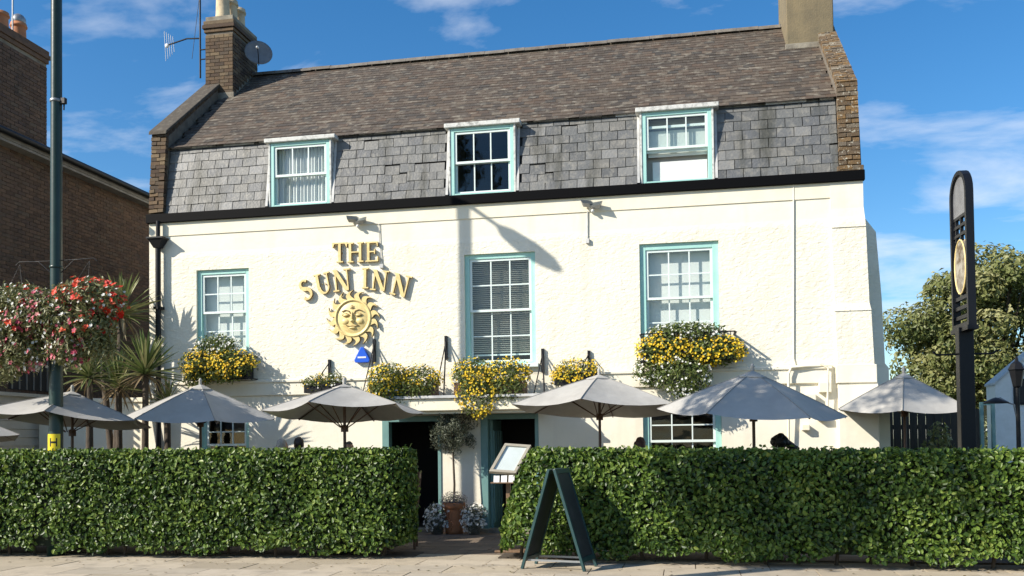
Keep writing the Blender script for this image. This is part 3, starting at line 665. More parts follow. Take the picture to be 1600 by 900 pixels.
# ---- gable parapets ---------------------------------------------------------
def parapet(x0, x1, brickmat, lift):
    path = [(-0.02, ZF1 + .0), (-0.01, ZF1 + .02), (YK - .14, ZK + .04 + lift), (2.6, ZK + .04 + lift + (2.6 - YK + .14) * .84)]
    lo = [(2.6, ZR - .9), (YK + .3, ZK - .3), (.25, ZF1)]
    MB().prism([(path[1][0] + .02, path[1][1] - .03), (path[2][0] + .03, path[2][1] - .03), (path[3][0], path[3][1] - .04)] + [(2.6, 8.4), (YK + .6, 7.0), (.5, ZF1 - .02)], x0 + .012, x1 - .012, 'x').build('parapet_wall', M['mortar'], inn)
    wd = (x1 - x0)
    bl = []
    for wk in (wd * .62, wd * .38):
        b = MB().box(-wk / 2 + .005, wk / 2 - .005, -.05, .05, -.033, .033).mesh('brick'); b.materials.append(brickmat); bl.append(b)
    for (a, b), stepv in (((path[1], path[2]), .078), ((path[2], path[3]), .078)):
        A, B = Vector((0, a[0], a[1])), Vector((0, b[0], b[1])); L = (B - A).length; u = (B - A).normalized(); n = int(L / stepv)
        ang = atan2(u.z, u.y) - pi / 2
        for i in range(n):
            p = A + u * (i + .5) * L / n
            s = i % 2
            w0, w1 = (wd * .62, wd * .38) if s == 0 else (wd * .38, wd * .62)
            put('brick', bl[0] if s == 0 else bl[1], inn, (x0 + w0 / 2, p.y + random.uniform(-.010, .009), p.z + random.uniform(-.006, .006)), (ang + random.uniform(-.10, .10), random.uniform(-.05, .05), random.uniform(-.08, .08)))
            put('brick', bl[1] if s == 0 else bl[0], inn, (x0 + w0 + w1 / 2, p.y + random.uniform(-.010, .009), p.z + random.uniform(-.006, .006)), (ang + random.uniform(-.10, .10), random.uniform(-.05, .05), random.uniform(-.08, .08)))
    return path
pl = parapet(XL + .02, XL + .33, M['brick_o'], .17)
MB().prism([(pl[2][0] - .1, pl[2][1] - .03), (pl[2][0] - .08, pl[2][1] + .05), (2.25, pl[3][1] - .3 + .07), (2.25, pl[3][1] - .3 - .02)], XL - .02, XL + .36, 'x').build('coping_stone', M['coping'], inn, bevel=.015)
parapet(XR - .37, XR - .03, M['lichen_o'], .10)
MB().box(XR - .40, XR + .02, -.05, .2, ZF1 + .003, ZF1 + .09).build('kneeler_stone', M['lichen_o'], inn, bevel=.012)

# ---- chimneys ---------------------------------------------------------------
def brick_faces(parent, x0, x1, y0, y1, z0, z1, mt, faces='fr', bl=.215, bh=.065, jt=.011, d=.02):
    """individual bricks in stretcher/header courses, standing 6 mm proud of the mortar core"""
    cache = {}
    def bm_(l, depth=.05):
        k = round(l, 3)
        if k not in cache: cache[k] = MB().box(-l / 2, l / 2, -.03, .03, -bh / 2, bh / 2).mesh('brick'); cache[k].materials.append(mt)
        return cache[k]
    z = z0; r = 0
    while z + bh < z1 + .001:
        for fc in faces:
            ln = (x1 - x0) if fc in 'fb' else (y1 - y0)
            t = 0.0; first = True
            while t < ln - .03:
                l = bl / 2 if (r % 2 and first) else bl
                l = min(l, ln - t)
                c = t + l / 2; l2 = l - jt
                if fc == 'f': loc, rot = (x0 + c, y0 + .022 + random.uniform(-.003, .003), z + bh / 2), (0, 0, 0)
                elif fc == 'r': loc, rot = (x1 - .022 + random.uniform(-.003, .003), y0 + c, z + bh / 2), (0, 0, pi / 2)
                else: loc, rot = (x0 + .022, y0 + c, z + bh / 2), (0, 0, pi / 2)
                if l2 > .03: put('brick', bm_(l2), parent, loc, rot)
                t += l; first = False
        z += bh + jt; r += 1
def chimney_pot(parent, c, h, r0, m, n=18):
    pr = [(r0 * 1.02, 0), (r0 * 1.05, .04), (r0 * .98, .07), (r0 * .90, h * .75), (r0 * .92, h * .8), (r0 * 1.08, h * .82), (r0 * 1.08, h * .9), (r0 * .98, h * .92), (r0 * 1.0, h), (r0 * .8, h), (r0 * .78, h * .3)]
    return MB().lathe(pr, c, n).build('chimney_pot', m, parent)
def chimneys():
    # left: stock brick stack
    x0, x1, y0, y1 = P(320, 100, 2.1).x + .02, P(364, 100, 2.1).x, 2.1, 3.25
    zt = P(342, 50, 2.1).z; zb = 8.55
    ch = MB().box(x0 + .008, x1 - .008, y0 + .008, y1 - .008, zb, zt + .15).build('chimney', M['mortar'], inn)
    brick_faces(ch, x0, x1, y0, y1, zb, zt, M['brick_o'], 'frl')
    for k, (e, h) in enumerate(((.025, .075), (.055, .085), (.035, .085), (.0, .10))):
        MB().box(x0 - e, x1 + e, y0 - e, y1 + e, zt + .003 + sum([.078, .088, .088, .1][:k]), zt + .003 + sum([.078, .088, .088, .1][:k]) + h - .004).build('oversailing_course', M['brick_o'] if k < 3 else M['stone'], ch, bevel=.008)
    ztop = zt + .35
    for k in range(3):
        chimney_pot(ch, ((x0 + x1) / 2 - .02, y0 + .2 + k * .36, ztop - .0), .60 - .02 * k, .155, M['pot_buff'])
    m = MB()                                  # lead flashing stepping up the right side
    for i in range(9):
        y = y0 + i * .125; z = ZK + (y - YK) / (YR - YK) * (ZR - ZK)
        m.box(x1 + .004, x1 + .014, y, y + .13, z - .02, z + .13)
    m.box(x0 - .01, x1 + .02, y0 - .02, y0 - .004, ZK + (y0 - YK) * .873 - .05, ZK + (y0 - YK) * .873 + .12)
    m.build('lead_flashing', M['stone'], ch)
    # right: rendered stack, its head above the picture
    a, b = P(1229, 60, 2.1).x, P(1303, 60, 2.1).x
    c2 = MB().box(a, b, 2.1, 3.5, 8.3, 11.7).build('chimney', M['stack_render'], inn, bevel=.02)
    tag(c2, 'broad ochre cement rendered chimney stack')
    MB().box(a - .06, b + .06, 2.04, 3.56, 11.35, 11.55).build('chimney_band', M['stack_render'], c2, bevel=.02)
    for k in range(3): chimney_pot(c2, ((a + b) / 2, 2.35 + k * .45, 11.7), .6, .14, M['terracotta'])
    zf = ZK + (2.1 - YK) * (ZR - ZK) / (YR - YK)
    MB().box(a - .03, b + .03, 2.03, 2.099, zf - .02, zf + .09).build('mortar_fillet', M['stone'], c2, bevel=.01)
chimneys()

# ---- doors, hood ------------------------------------------------------------
def doors():
    for (x0, x1, z0, z1), leaf in ((DL, False), (DR, True)):
        m = MB(); fw = .13
        m.box(x0, x0 + fw, -.02, .16, z0, z1); m.box(x1 - .06, x1, -.02, .16, z0, z1); m.box(x0 + fw, x1 - .06, -.02, .16, z1 - .1, z1)
        d = m.build('door', M['teal_dark'], inn, bevel=.006)
        if leaf:                              # leaf folded back inside on the left
            lf = MB().box(x0 + fw + .002, x0 + fw + .05, .16, .98, z0 + .01, z1 - .1).build('door_leaf', M['teal_dark'], d, bevel=.005)
            for k in range(4): MB().box(x0 + fw + .051, x0 + fw + .075, .2 + k * .2, .34 + k * .2, z0 + .15, z1 - .3).build('door_panel', M['teal_dark'], d, bevel=.006)
            MB().lathe([(0, 0), (.03, .01), (.035, .03), (0, .05)], (x0 + fw + .09, .92, 1.0), 10).build('handle', M['gold'], d)
        MB().box(x0, x1, -.16, .2, -.02, .06).build('threshold', M['stone'], d, bevel=.01)
    # flat hood over both doors
    hx0, hx1 = P(590, 635, -.7).x, P(846, 635, -.7).x
    z1 = P(720, 622, -.72).z; z0 = P(720, 641, -.72).z
    h = MB().box(hx0, hx1, -.72, -.001, z0, z1).build('door_hood', M['cream'], inn, bevel=.01)
    MB().box(hx0 - .05, hx1 + .05, -.77, -.002, z1 + .001, z1 + .05).build('hood_lead_top', M['lead'], h, bevel=.008)
    MB().box(hx0 + .08, hx1 - .08, -.62, -.06, z0 - .05, z0 - .001).build('hood_soffit', M['cream'], h)
    # iron ties from the wall down to the front of the hood
    for px, py in ((585, 530), (697, 525), (848, 545)):
        t = P(px, py, -.02); m = MB()
        m.box(t.x - .025, t.x + .025, -.05, -.0015, t.z - .42, t.z)
        m.tube([(t.x, -.03, t.z - .08), (t.x + .12, -.68, z1 + .05)], .013, 6); m.tube([(t.x, -.03, t.z - .08), (t.x - .10, -.45, z1 + .05)], .011, 6)
        m.build('iron_tie', M['iron'], h)
    for px, py in ((515, 562), (920, 548)):
        t = P(px, py, -.02); m = MB(); m.box(t.x - .022, t.x + .022, -.05, -.0015, t.z - .32, t.z)
        for s in (-.16, .16): m.tube([(t.x, -.04, t.z - .06), (t.x + s, -.28, t.z - .42)], .010, 6)
        m.build('iron_bracket', M['iron'], inn)
    # downpipe with hopper head at the left corner
    x = P(247, 400, -.1).x; m = MB().tube([(x, -.1, 0), (x, -.1, P(247, 385, -.1).z)], .05, 12)
    zt = P(247, 388, -.1).z
    m.add([(x - .06, -.16, zt), (x + .06, -.16, zt), (x + .06, -.04, zt), (x - .06, -.04, zt), (x - .15, -.22, zt + .17), (x + .15, -.22, zt + .17), (x + .15, -.002, zt + .17), (x - .15, -.002, zt + .17)], [(0, 1, 5, 4), (1, 2, 6, 5), (2, 3, 7, 6), (3, 0, 4, 7), (4, 5, 6, 7), (0, 3, 2, 1)])
    m.box(x - .17, x + .17, -.24, -.002, zt + .17, zt + .20)
    m.tube([(x, -.1, zt + .2), (x, -.1, ZF0 + .02)], .04, 10)
    for z in (.9, 2.6, 4.2): m.box(x - .075, x + .075, -.155, -.002, z, z + .05)
    m.build('downpipe', M['iron'], inn)
    # painted cable and pipe runs on the right, meter boxes
    m = MB(); p = [P(1240, y, -.015) for y in (288, 380, 470, 520, 560)] + [P(1243, 572, -.02)]
    m.tube(p, .012, 6); m.build('cable', M['cream'], inn)
    m = MB(); pts = [P(1300, 571, -.06), P(1262, 572, -.10), P(1236, 574, -.12), P(1232, 585, -.12), P(1232, 625, -.12), P(1232, 690, -.1)]
    m.tube(pts, .022, 8); m.tube([P(1282, 568, -.1), P(1294, 575, -.12), P(1293, 640, -.1)], .018, 8); m.build('pipe', M['cream'], inn)
    for px, py, s in ((1288, 606, .2), (1266, 622, .16), (1284, 652, .14), (1258, 668, .12)):
        q = P(px, py, 0); MB().box(q.x - s / 2, q.x + s / 2, -.12, -.0015, q.z - s * .4, q.z + s * .4).build('meter_box', M['cream'], inn, bevel=.008)
    m = MB(); q = [P(918, y, -.015) for y in (330, 350, 375)]; m.tube(q, .009, 6); m.box(q[-1].x - .03, q[-1].x + .03, -.05, -.0015, q[-1].z - .06, q[-1].z + .02); m.build('cable', M['lead'], inn)
    m = MB(); q = [P(x, y, -.02) for x, y in ((580, 348), (592, 350), (593, 380), (596, 405), (597, 415))]; m.tube(q, .008, 6); m.box(q[-1].x - .035, q[-1].x + .03, -.07, -.0015, q[-1].z - .05, q[-1].z + .02); m.build('cable', M['lead'], inn)
doors()

# ================================================================== lettering and sun emblem
def letter_polys(ch):
    """Roman capitals as lists of polygons in a unit-high box; returns (polys, width)"""
    st, th, sf = .135, .065, .065        # stem, hairline, serif thickness
    def bx(a, b, c, d): return [(a, c), (b, c), (b, d), (a, d)]
    if ch == 'T': return [bx(.32, .32 + st, sf, 1 - th), bx(.22, .58, 0, sf), bx(0, .80, 1 - th, 1), [(0, .76), (.05, .76), (.12, 1 - th), (0, 1 - th)], [(.80, .76), (.80, 1 - th), (.68, 1 - th), (.75, .76)]], .80
    if ch == 'H': return [bx(.08, .08 + st, sf, 1 - sf), bx(.62, .62 + st, sf, 1 - sf), bx(.08 + st, .62, .48, .48 + th), bx(0, .33, 0, sf), bx(.54, .87, 0, sf), bx(0, .33, 1 - sf, 1), bx(.54, .87, 1 - sf, 1)], .87
    if ch == 'E': return [bx(.08, .08 + st, sf, 1 - sf), bx(0, .68, 0, sf), bx(0, .66, 1 - sf, 1), bx(.08 + st, .50, .47, .47 + th), bx(.46, .51, .38, .63), [(.60, sf), (.68, sf), (.68, .26), (.63, .26)], [(.59, 1 - sf), (.62, .76), (.66, .76), (.66, 1 - sf)]], .70
    if ch == 'I': return [bx(.08, .08 + st, sf, 1 - sf), bx(0, .33, 0, sf), bx(0, .33, 1 - sf, 1)], .33
    if ch == 'N': return [bx(.12, .12 + th, sf, .93), bx(.70, .70 + th, .05, 1 - sf), [(.03, 1), (.24, 1), (.775, 0), (.70, 0), (.58, .02)], bx(0, .30, 0, sf), bx(.58, .90, 1 - sf, 1)], .90
    if ch == 'U':
        polys = [bx(0, .33, 1 - sf, 1), bx(.50, .80, 1 - sf, 1), bx(.08, .08 + st, .36, 1 - sf), bx(.62, .62 + th, .36, 1 - sf)]
        n = 12
        for i in range(n):
            q0, q1 = pi + pi * i / n, pi + pi * (i + 1) / n
            def ring(q): return ((.3875 + .3075 * cos(q), .36 + .36 * sin(q)), (.435 + .185 * cos(q), .36 + .27 * sin(q)))
            o0, i0 = ring(q0); o1, i1 = ring(q1); polys.append([o0, o1, i1, i0])
        return polys, .80
    if ch == 'S':
        pts = []
        for i in range(29):
            t = i / 28
            if t < .5: q = radians(40) + t / .5 * radians(230); pts.append((.30 + .20 * cos(q), .745 + .20 * sin(q)))
            else: q = radians(90) - (t - .5) / .5 * radians(230); pts.append((.30 + .23 * cos(q), .285 + .245 * sin(q)))
        polys = []
        wid = [.045 + .055 * max(0, 1 - abs(i - 14) / 9.0) for i in range(29)]
        wid[0] = .075; wid[1] = .06; wid[28] = .08; wid[27] = .065
        E0 = []; E1 = []
        for i, p in enumerate(pts):
            a = pts[max(i - 1, 0)]; b = pts[min(i + 1, 28)]; tx, ty = b[0] - a[0], b[1] - a[1]; l = sqrt(tx * tx + ty * ty)
            nx, ny = -ty / l, tx / l; E0.append((p[0] + nx * wid[i], p[1] + ny * wid[i])); E1.append((p[0] - nx * wid[i], p[1] - ny * wid[i]))
        for i in range(28): polys.append([E0[i], E0[i + 1], E1[i + 1], E1[i]])
        return polys, .60
def shade_edges(o):                           # gilded fronts; dark edge colour stands in for shadow on the wall
    o.data.materials.append(M['gold_shade_and_line'])
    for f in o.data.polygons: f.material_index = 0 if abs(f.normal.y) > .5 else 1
def lettering():
    c = P(552, 430, 0)
    root = empty('name_lettering', (c.x, 0, c.z), 'raised gold serif letters reading THE SUN INN on the cream wall', 'sign')
    spec = [('T', 530.5, 394.5, 31, 0), ('H', 555, 394, 31, 0), ('E', 581, 393, 31, 0),
            ('S', 477, 452.5, 33, 17), ('U', 504.5, 443, 33, 11), ('N', 533.5, 437.5, 34, 5), ('I', 570.5, 434.5, 32, -1), ('N', 593, 438, 32, -8), ('N', 626, 445.5, 34, -15)]
    for ch, px, py, hpx, rot in spec:
        c0 = P(px, py, -.07); h = (P(px, py - hpx / 2, -.07).z - P(px, py + hpx / 2, -.07).z)
        polys, wd = letter_polys(ch); m = MB(); q = radians(rot); sx = h * .98
        for i, pl_ in enumerate(polys):
            pp = []
            for x, y in pl_:
                a, b = (x - wd / 2) * sx, (y - .5) * h
                pp.append((c0.x + a * cos(q) - b * sin(q) - root.location.x, c0.z + a * sin(q) + b * cos(q) - root.location.z))
            ar = sum(pp[k][0] * pp[(k + 1) % len(pp)][1] - pp[(k + 1) % len(pp)][0] * pp[k][1] for k in range(len(pp)))
            if ar < 0: pp.reverse()
            e = .0004 * (i % 5)
            m.prism(pp, -.066 - e, -.012, 'y')
        for s in (-1, 1):
            m.box(c0.x - root.location.x + s * .03 * (ch != 'I') - .008, c0.x - root.location.x + s * .03 * (ch != 'I') + .008, -.03, .004, c0.z - root.location.z - .01, c0.z - root.location.z + .01)
        o = m.build('letter', M['gold'], root); shade_edges(o)
        tag(o, 'gold letter ' + ch)
lettering()
def sun_emblem():
    c = P(552, 497, -.05); R = (P(580, 497, -.05).x - P(552, 497, -.05).x)
    root = empty('sun_emblem', (c.x, 0, c.z), 'round gold sun emblem with sleeping face and curling rays below the lettering', 'sign')
    root_m = MB()
    pr = [(0, -.10), (R * .55, -.095), (R * .80, -.075), (R * .90, -.06), (R * .92, -.085), (R * .98, -.09), (R * 1.03, -.075), (R * 1.03, -.02), (0, -.02)]
    n = 40; vs = []; fs = []
    for r, y in pr:
        for k in range(n): q = 2 * pi * k / n; vs.append((r * cos(q), y, r * sin(q)))
    for i in range(len(pr) - 1):
        for k in range(n): fs.append((i * n + k, i * n + (k + 1) % n, (i + 1) * n + (k + 1) % n, (i + 1) * n + k))
    root_m.add(vs, fs, True); root_m.build('disc', M['gold'], root)
    for k in range(16):                        # curling flame rays
        q = 2 * pi * k / 16 + .1; m = MB(); L, Rr = [], []
        for i in range(7):
            t = i / 6; rr = R * (1.0 + .50 * t); bend = .16 * sin(t * pi * .9) - .10 * t * t * 3 * .6; wv = R * .185 * (1 - t) ** .7
            a = q + bend
            tx, tz = -sin(a), cos(a)
            L.append((rr * cos(a) + tx * wv, rr * sin(a) + tz * wv)); Rr.append((rr * cos(a) - tx * wv, rr * sin(a) - tz * wv))
        m.prism(Rr + L[::-1], -.07, -.015, 'y'); shade_edges(m.build('ray', M['gold'], root))
    def bar(name, pts, w_, y0=-.125):
        m = MB(); m.tube([(x * R, y0 + .02, z * R) for x, z in pts], w_ * R, 6); m.build(name, M['gold_shade_and_line'] if name in ('eyelid', 'mouth', 'brow') else M['gold'], root)
    for s in (-1, 1):
        bar('brow', [(s * .10, .22), (s * .18, .36), (s * .38, .42), (s * .58, .34)], .028)
        bar('eyelid', [(s * .14, .16), (s * .26, .07), (s * .40, .06), (s * .55, .15)], .028)
        bar('eyelid', [(s * .16, .17), (s * .32, .24), (s * .53, .18)], .022)
        e = MB().ellipsoid((s * .35 * R, -.098, .14 * R), (.17 * R, .035, .085 * R)); e.build('eye', M['gold'], root)
        e = MB().ellipsoid((s * .40 * R, -.075, -.18 * R), (.24 * R, .045, .2 * R)); e.build('cheek', M['gold'], root)
    m = MB().ellipsoid((0, -.10, .05 * R), (.06 * R, .05, .26 * R)); m.ellipsoid((0, -.115, -.17 * R), (.12 * R, .05, .085 * R)); m.build('nose', M['gold'], root)
    bar('mouth', [(-.34, -.40), (-.15, -.46), (0, -.44), (.15, -.46), (.34, -.40)], .026)
    m = MB().ellipsoid((0, -.098, -.53 * R), (.20 * R, .03, .06 * R)); m.build('lip', M['gold'], root)
    for k in range(3): bar('brow', [(-.12 + .03 * k, .52 + .07 * k), (0, .49 + .07 * k), (.12 - .03 * k, .52 + .07 * k)], .018)
sun_emblem()

# ================================================================== small wall things
def wall_things():
    c = P(568, 556, 0); al = empty('alarm_box', (c.x, 0, c.z), 'blue triangular alarm box with white stripe under the sun emblem', 'alarm')
    h = .155
    m = MB().prism([(-.13, -.13), (.13, -.13), (.15, -.08), (.03, .15), (-.03, .15), (-.15, -.08)], -.09, -.0015, 'y'); m.build('case', M['blue'], al, bevel=.012)
    MB().box(-.08, .08, -.094, -.0905, -.05, -.02).build('white_stripe', M['white'], al)
    for px, py, lab in ((560, 350, 'small twin security floodlight above the gold lettering'), (925, 326, 'small twin security floodlight above the middle window, right of the lamp shadow')):
        c = P(px, py, 0); fl = empty('floodlight', (c.x, 0, c.z), lab, 'floodlight', 'security floodlights under the fascia')
        MB().box(-.05, .05, -.06, -.0015, .0, .08).build('bracket', M['white'], fl, bevel=.006)
        for s, rz in ((-1, 28), (1, -22)):
            R_ = Matrix.Rotation(radians(rz), 3, 'Z') @ Matrix.Rotation(radians(-50), 3, 'X'); m = MB()
            vs = []
            for (sx, sz, y) in ((.055, .04, -.02), (.10, .065, -.10)):
                for a, b in ((-1, -1), (1, -1), (1, 1), (-1, 1)): vs.append(R_ @ Vector((a * sx, y, b * sz)) + Vector((s * .11, -.06, .02 - .04 * (s > 0))))
            m.add(vs, [(0, 1, 2, 3), (4, 7, 6, 5), (0, 4, 5, 1), (1, 5, 6, 2), (2, 6, 7, 3), (3, 7, 4, 0)]); m.build('lamp_head', M['grey_metal'], fl)
            g = [v + (R_ @ Vector((0, -.002, 0))) for v in vs[4:]]; MB().add(g, [(0, 3, 2, 1)]).build('lens', M['glass'], fl)
            MB().tube([(0, -.04, .04), (s * .09, -.06, .03)], .012, 6).build('arm', M['iron'], fl)
        MB().ellipsoid((.02, -.09, -.06), (.03, .035, .03)).build('sensor', M['white'], fl)
wall_things()

def dish_and_aerials():
    c = P(404, 82, 2.6); d = empty('satellite_dish', c, 'grey satellite dish on the side of the brick chimney', 'satellite dish')
    n = 24; R = .30; vs = [(0, .07, 0)]; fs = []
    for j in range(1, 6):
        for k in range(n):
            q = 2 * pi * k / n; r = R * j / 5; vs.append((r * cos(q), .07 * (1 - (j / 5) ** 2), r * sin(q)))
    for k in range(n): fs.append((0, 1 + k, 1 + (k + 1) % n))
    for j in range(4):
        for k in range(n): a = 1 + j * n; fs.append((a + k, a + n + k, a + n + (k + 1) % n, a + (k + 1) % n))
    m = MB(); R_ = Matrix.Rotation(radians(30), 3, 'Z') @ Matrix.Rotation(radians(-14), 3, 'X'); m.add([R_ @ Vector(v) for v in vs], fs, True)
    o = m.build('reflector', M['dish'], d); sm = o.modifiers.new('solid', 'SOLIDIFY'); sm.thickness = .008
    m = MB().tube([R_ @ Vector((0, .04, -R)), R_ @ Vector((-.02, -.16, -R * .55)), R_ @ Vector((-.04, -.24, -.08))], .010, 6); m.build('feed_arm', M['iron'], d)
    MB().ellipsoid(R_ @ Vector((-.04, -.25, -.06)), (.03, .045, .03)).build('receiver', M['white'], d)
    MB().tube([(0, .09, 0), (-.12, .16, -.05), (-.30, .18, -.05)], .016, 6).build('bracket', M['iron'], d)
    # mast with yagi on the left face of the chimney
    b = P(313, 122, 2.6); t = P(313, -60, 2.6)
    a = empty('roof_aerial', b, 'tall dark aerial mast with long boom left of the brick chimney', 'aerial')
    MB().tube([(0, 0, 0), (0, 0, t.z - b.z)], .020, 8).build('mast', M['iron'], a)
    e = P(258, 72, 2.6) - b; s = P(313, 60, 2.6) - b
    m = MB().tube([s, s * .62 + e * .38 + Vector((0, 0, .06)), e], .016, 6); m.build('boom', M['iron'], a)
    for k in range(5):
        p = s * (.06 * k) + e * (1 - .06 * k); hl = .34 - .04 * k
        MB().tube([p + Vector((.02, 0, -hl)), p + Vector((-.02, 0, hl))], .006, 5).build('element', M['grey_metal'], a)
    MB().ellipsoid(e * .95 + s * .05, (.05, .03, .05)).build('dipole_box', M['white'], a)
    for py in (78, 93):
        q = P(313, py, 2.6) - b; MB().tube([q, q + Vector((.28, .0, 0))], .014, 6).build('wall_bracket', M['iron'], a)
    p1 = P(300, 92, 2.6) - b; p2 = P(318, -60, 2.6) - b
    MB().tube([p1, p2], .006, 5).build('cable', M['iron'], a)
dish_and_aerials()

# ================================================================== window boxes
def flower_mass(root, blobs, nl, flowers, leafm='leaf_box', lsize=.075, droop=.5):
    """blobs: (centre rel. root, radii, weight)"""
    ws = np.array([b[2] for b in blobs], float); ws /= ws.sum(); ds = []
    for (c, r, _), wt in zip(blobs, ws):
        n = int(nl * wt * 1.35); p, nn = rand_in_ellipsoid(n, c, r, .45); p += RNG.normal(0, .03, p.shape)
        lum = .35 + .4 * RNG.random(n)
        ds.append(leaves(p, nn, lsize, lsize * .42, droop, .7, rnd=lum))
    stuffpart('foliage', cat3(*ds), M[leafm], root)
    for m_, n_, size, idx in flowers:
        ds = []
        for i in idx:
            c, r, _ = blobs[i]; p, nn = rand_in_ellipsoid(int(n_ * 1.5 / len(idx)), c, np.array(r) * 1.06, .8); p += RNG.normal(0, .025, p.shape)
            cl = np.sin(p[:, 0] * 9 + i) * np.cos(p[:, 2] * 11 + 2 * i) > -.55 + RNG.random(len(p)) * .5 - .25
            p, nn = p[cl], nn[cl]; nn = nn + np.array((-.5, -.9, .7))
            ds.append(blossoms(p, nn, size))
        stuffpart('flowers', cat3(*ds), M[m_], root)
def window_boxes():
    def trough(root, x0, x1, y0, y1, z0, z1, m, side=True):
        t = MB(); w_ = .02
        t.box(x0, x1, y0, y0 + w_, z0, z1); t.box(x0, x1, y1 - w_, y1, z0, z1); t.box(x0, x0 + w_, y0 + w_, y1 - w_, z0, z1); t.box(x1 - w_, x1, y0 + w_, y1 - w_, z0, z1); t.box(x0 + w_, x1 - w_, y0 + w_, y1 - w_, z0, z0 + w_)
        t.build('trough', m, root); MB().box(x0 + .021, x1 - .021, y0 + .021, y1 - .021, z0 + .03, z1 - .04).build('soil', M['earth'], root)
    def cagefront(root, x0, x1, y0, z0, z1):
        m = MB(); m.tube([(x0, y0, z1), (x1, y0, z1)], .012, 6); m.tube([(x0, y0, z0), (x1, y0, z0)], .012, 6)
        for s in (x0, x1): m.box(s - .02, s + .02, y0, -.002, z1 - .02, z1); m.box(s - .02, s + .02, y0, -.002, z0, z0 + .02)
        m.build('cradle', M['iron'], root)
        k = 0; x = x0 + .05
        while x < x1: MB().tube([(x, y0, z0), (x, y0, z1)], .008, 5).build('cradle_bar', M['iron'], root); x += .11
    # left first-floor window
    c = P(342, 575, -.25); r = empty('window_box', (c.x, 0, c.z), 'window box of white and yellow flowers under the small left window', 'window box', 'flower boxes on the inn front')
    trough(r, -.60, .60, -.34, -.06, -.20, .05, M['iron']); cagefront(r, -.64, .64, -.37, -.22, .22)
    flower_mass(r, [((-.05, -.22, .40), (.42, .20, .22), 1.1), ((-.3, -.30, .06), (.44, .26, .30), 1.2), ((.30, -.32, .05), (.48, .26, .26), 1.2), ((-.40, -.34, -.14), (.28, .18, .24), .5), ((.15, -.38, -.12), (.4, .12, .18), .5)], 2600,
                [('fl_yellow', 900, .045, (1, 2)), ('fl_white', 200, .045, (0,))])
    # two boxes over the door hood
    zt = P(720, 622, -.72).z + .055
    c = P(633, 600, -.45); r = empty('window_box', (c.x, 0, zt), 'trailing yellow flower box on the left part of the door hood', 'window box', 'flower boxes on the inn front')
    trough(r, -.58, .58, -.62, -.32, 0, .22, M['wood_dark'])
    flower_mass(r, [((-.28, -.52, .34), (.36, .30, .26), 1.2), ((.30, -.50, .30), (.36, .28, .23), 1), ((-.32, -.70, .06), (.32, .16, .28), .7), ((.2, -.68, .10), (.4, .14, .2), .6)], 3200, [('fl_yellow', 1050, .038, (0, 1, 2)), ('fl_white', 36, .045, (1, 2))], lsize=.06)
    c = P(767, 600, -.45); r = empty('window_box', (c.x, 0, zt), 'trailing yellow flower box on the door hood below the middle window', 'window box', 'flower boxes on the inn front')
    trough(r, -.62, .62, -.62, -.32, 0, .22, M['wood_dark'])
    flower_mass(r, [((-.3, -.52, .36), (.38, .30, .28), 1.2), ((.3, -.50, .36), (.40, .28, .26), 1.1), ((-.2, -.72, -.02), (.36, .15, .36), .8), ((.3, -.70, .10), (.34, .14, .24), .6)], 3400, [('fl_yellow', 1100, .038, (0, 1, 2)), ('fl_white', 16, .045, (0,))], lsize=.06)
    c = P(508, 602, -.2); r = empty('hanging_planter', (c.x, 0, c.z), 'sparse pale flowers in a wall bracket planter left of the door hood', 'planter', 'wall planters on iron brackets')
    trough(r, -.36, .36, -.32, -.05, -.14, .03, M['iron'])
    flower_mass(r, [((-.1, -.22, .06), (.38, .16, .13), 1), ((.2, -.22, .08), (.2, .14, .12), .5)], 520, [('fl_white', 70, .045, (0, 1)), ('fl_yellow', 60, .04, (0,))], lsize=.06)
    c = P(902, 585, -.2); r = empty('hanging_planter', (c.x, 0, c.z), 'bright yellow flowers in a wall planter right of the door hood', 'planter', 'wall planters on iron brackets')
    trough(r, -.38, .38, -.34, -.05, -.18, .02, M['iron'])
    flower_mass(r, [((.0, -.24, .06), (.40, .2, .19), 1), ((-.22, -.24, -.05), (.22, .15, .15), .4)], 800, [('fl_yellow', 620, .038, (0, 1))], lsize=.055)
    # big box under the right window
    c = P(1075, 560, -.3); r = empty('window_box', (c.x, 0, c.z), 'overflowing window box of white and yellow flowers under the right window', 'window box', 'flower boxes on the inn front')
    trough(r, -.74, .74, -.40, -.07, -.05, .24, M['iron']); cagefront(r, -.78, .78, -.43, -.05, .42)
    flower_mass(r, [((.0, -.25, .44), (.66, .22, .17), 1.2), ((-.38, -.32, .16), (.48, .26, .27), 1.3), ((.45, -.32, .12), (.50, .26, .24), 1.2), ((-.10, -.42, -.28), (.48, .24, .38), 1.1), ((-.62, -.3, -.18), (.3, .2, .28), .6), ((-.02, -.40, -.55), (.22, .12, .2), .3)], 5200,
                [('fl_yellow', 1150, .043, (1, 2)), ('fl_white', 460, .045, (0, 0, 3, 4, 5))])
window_boxes()

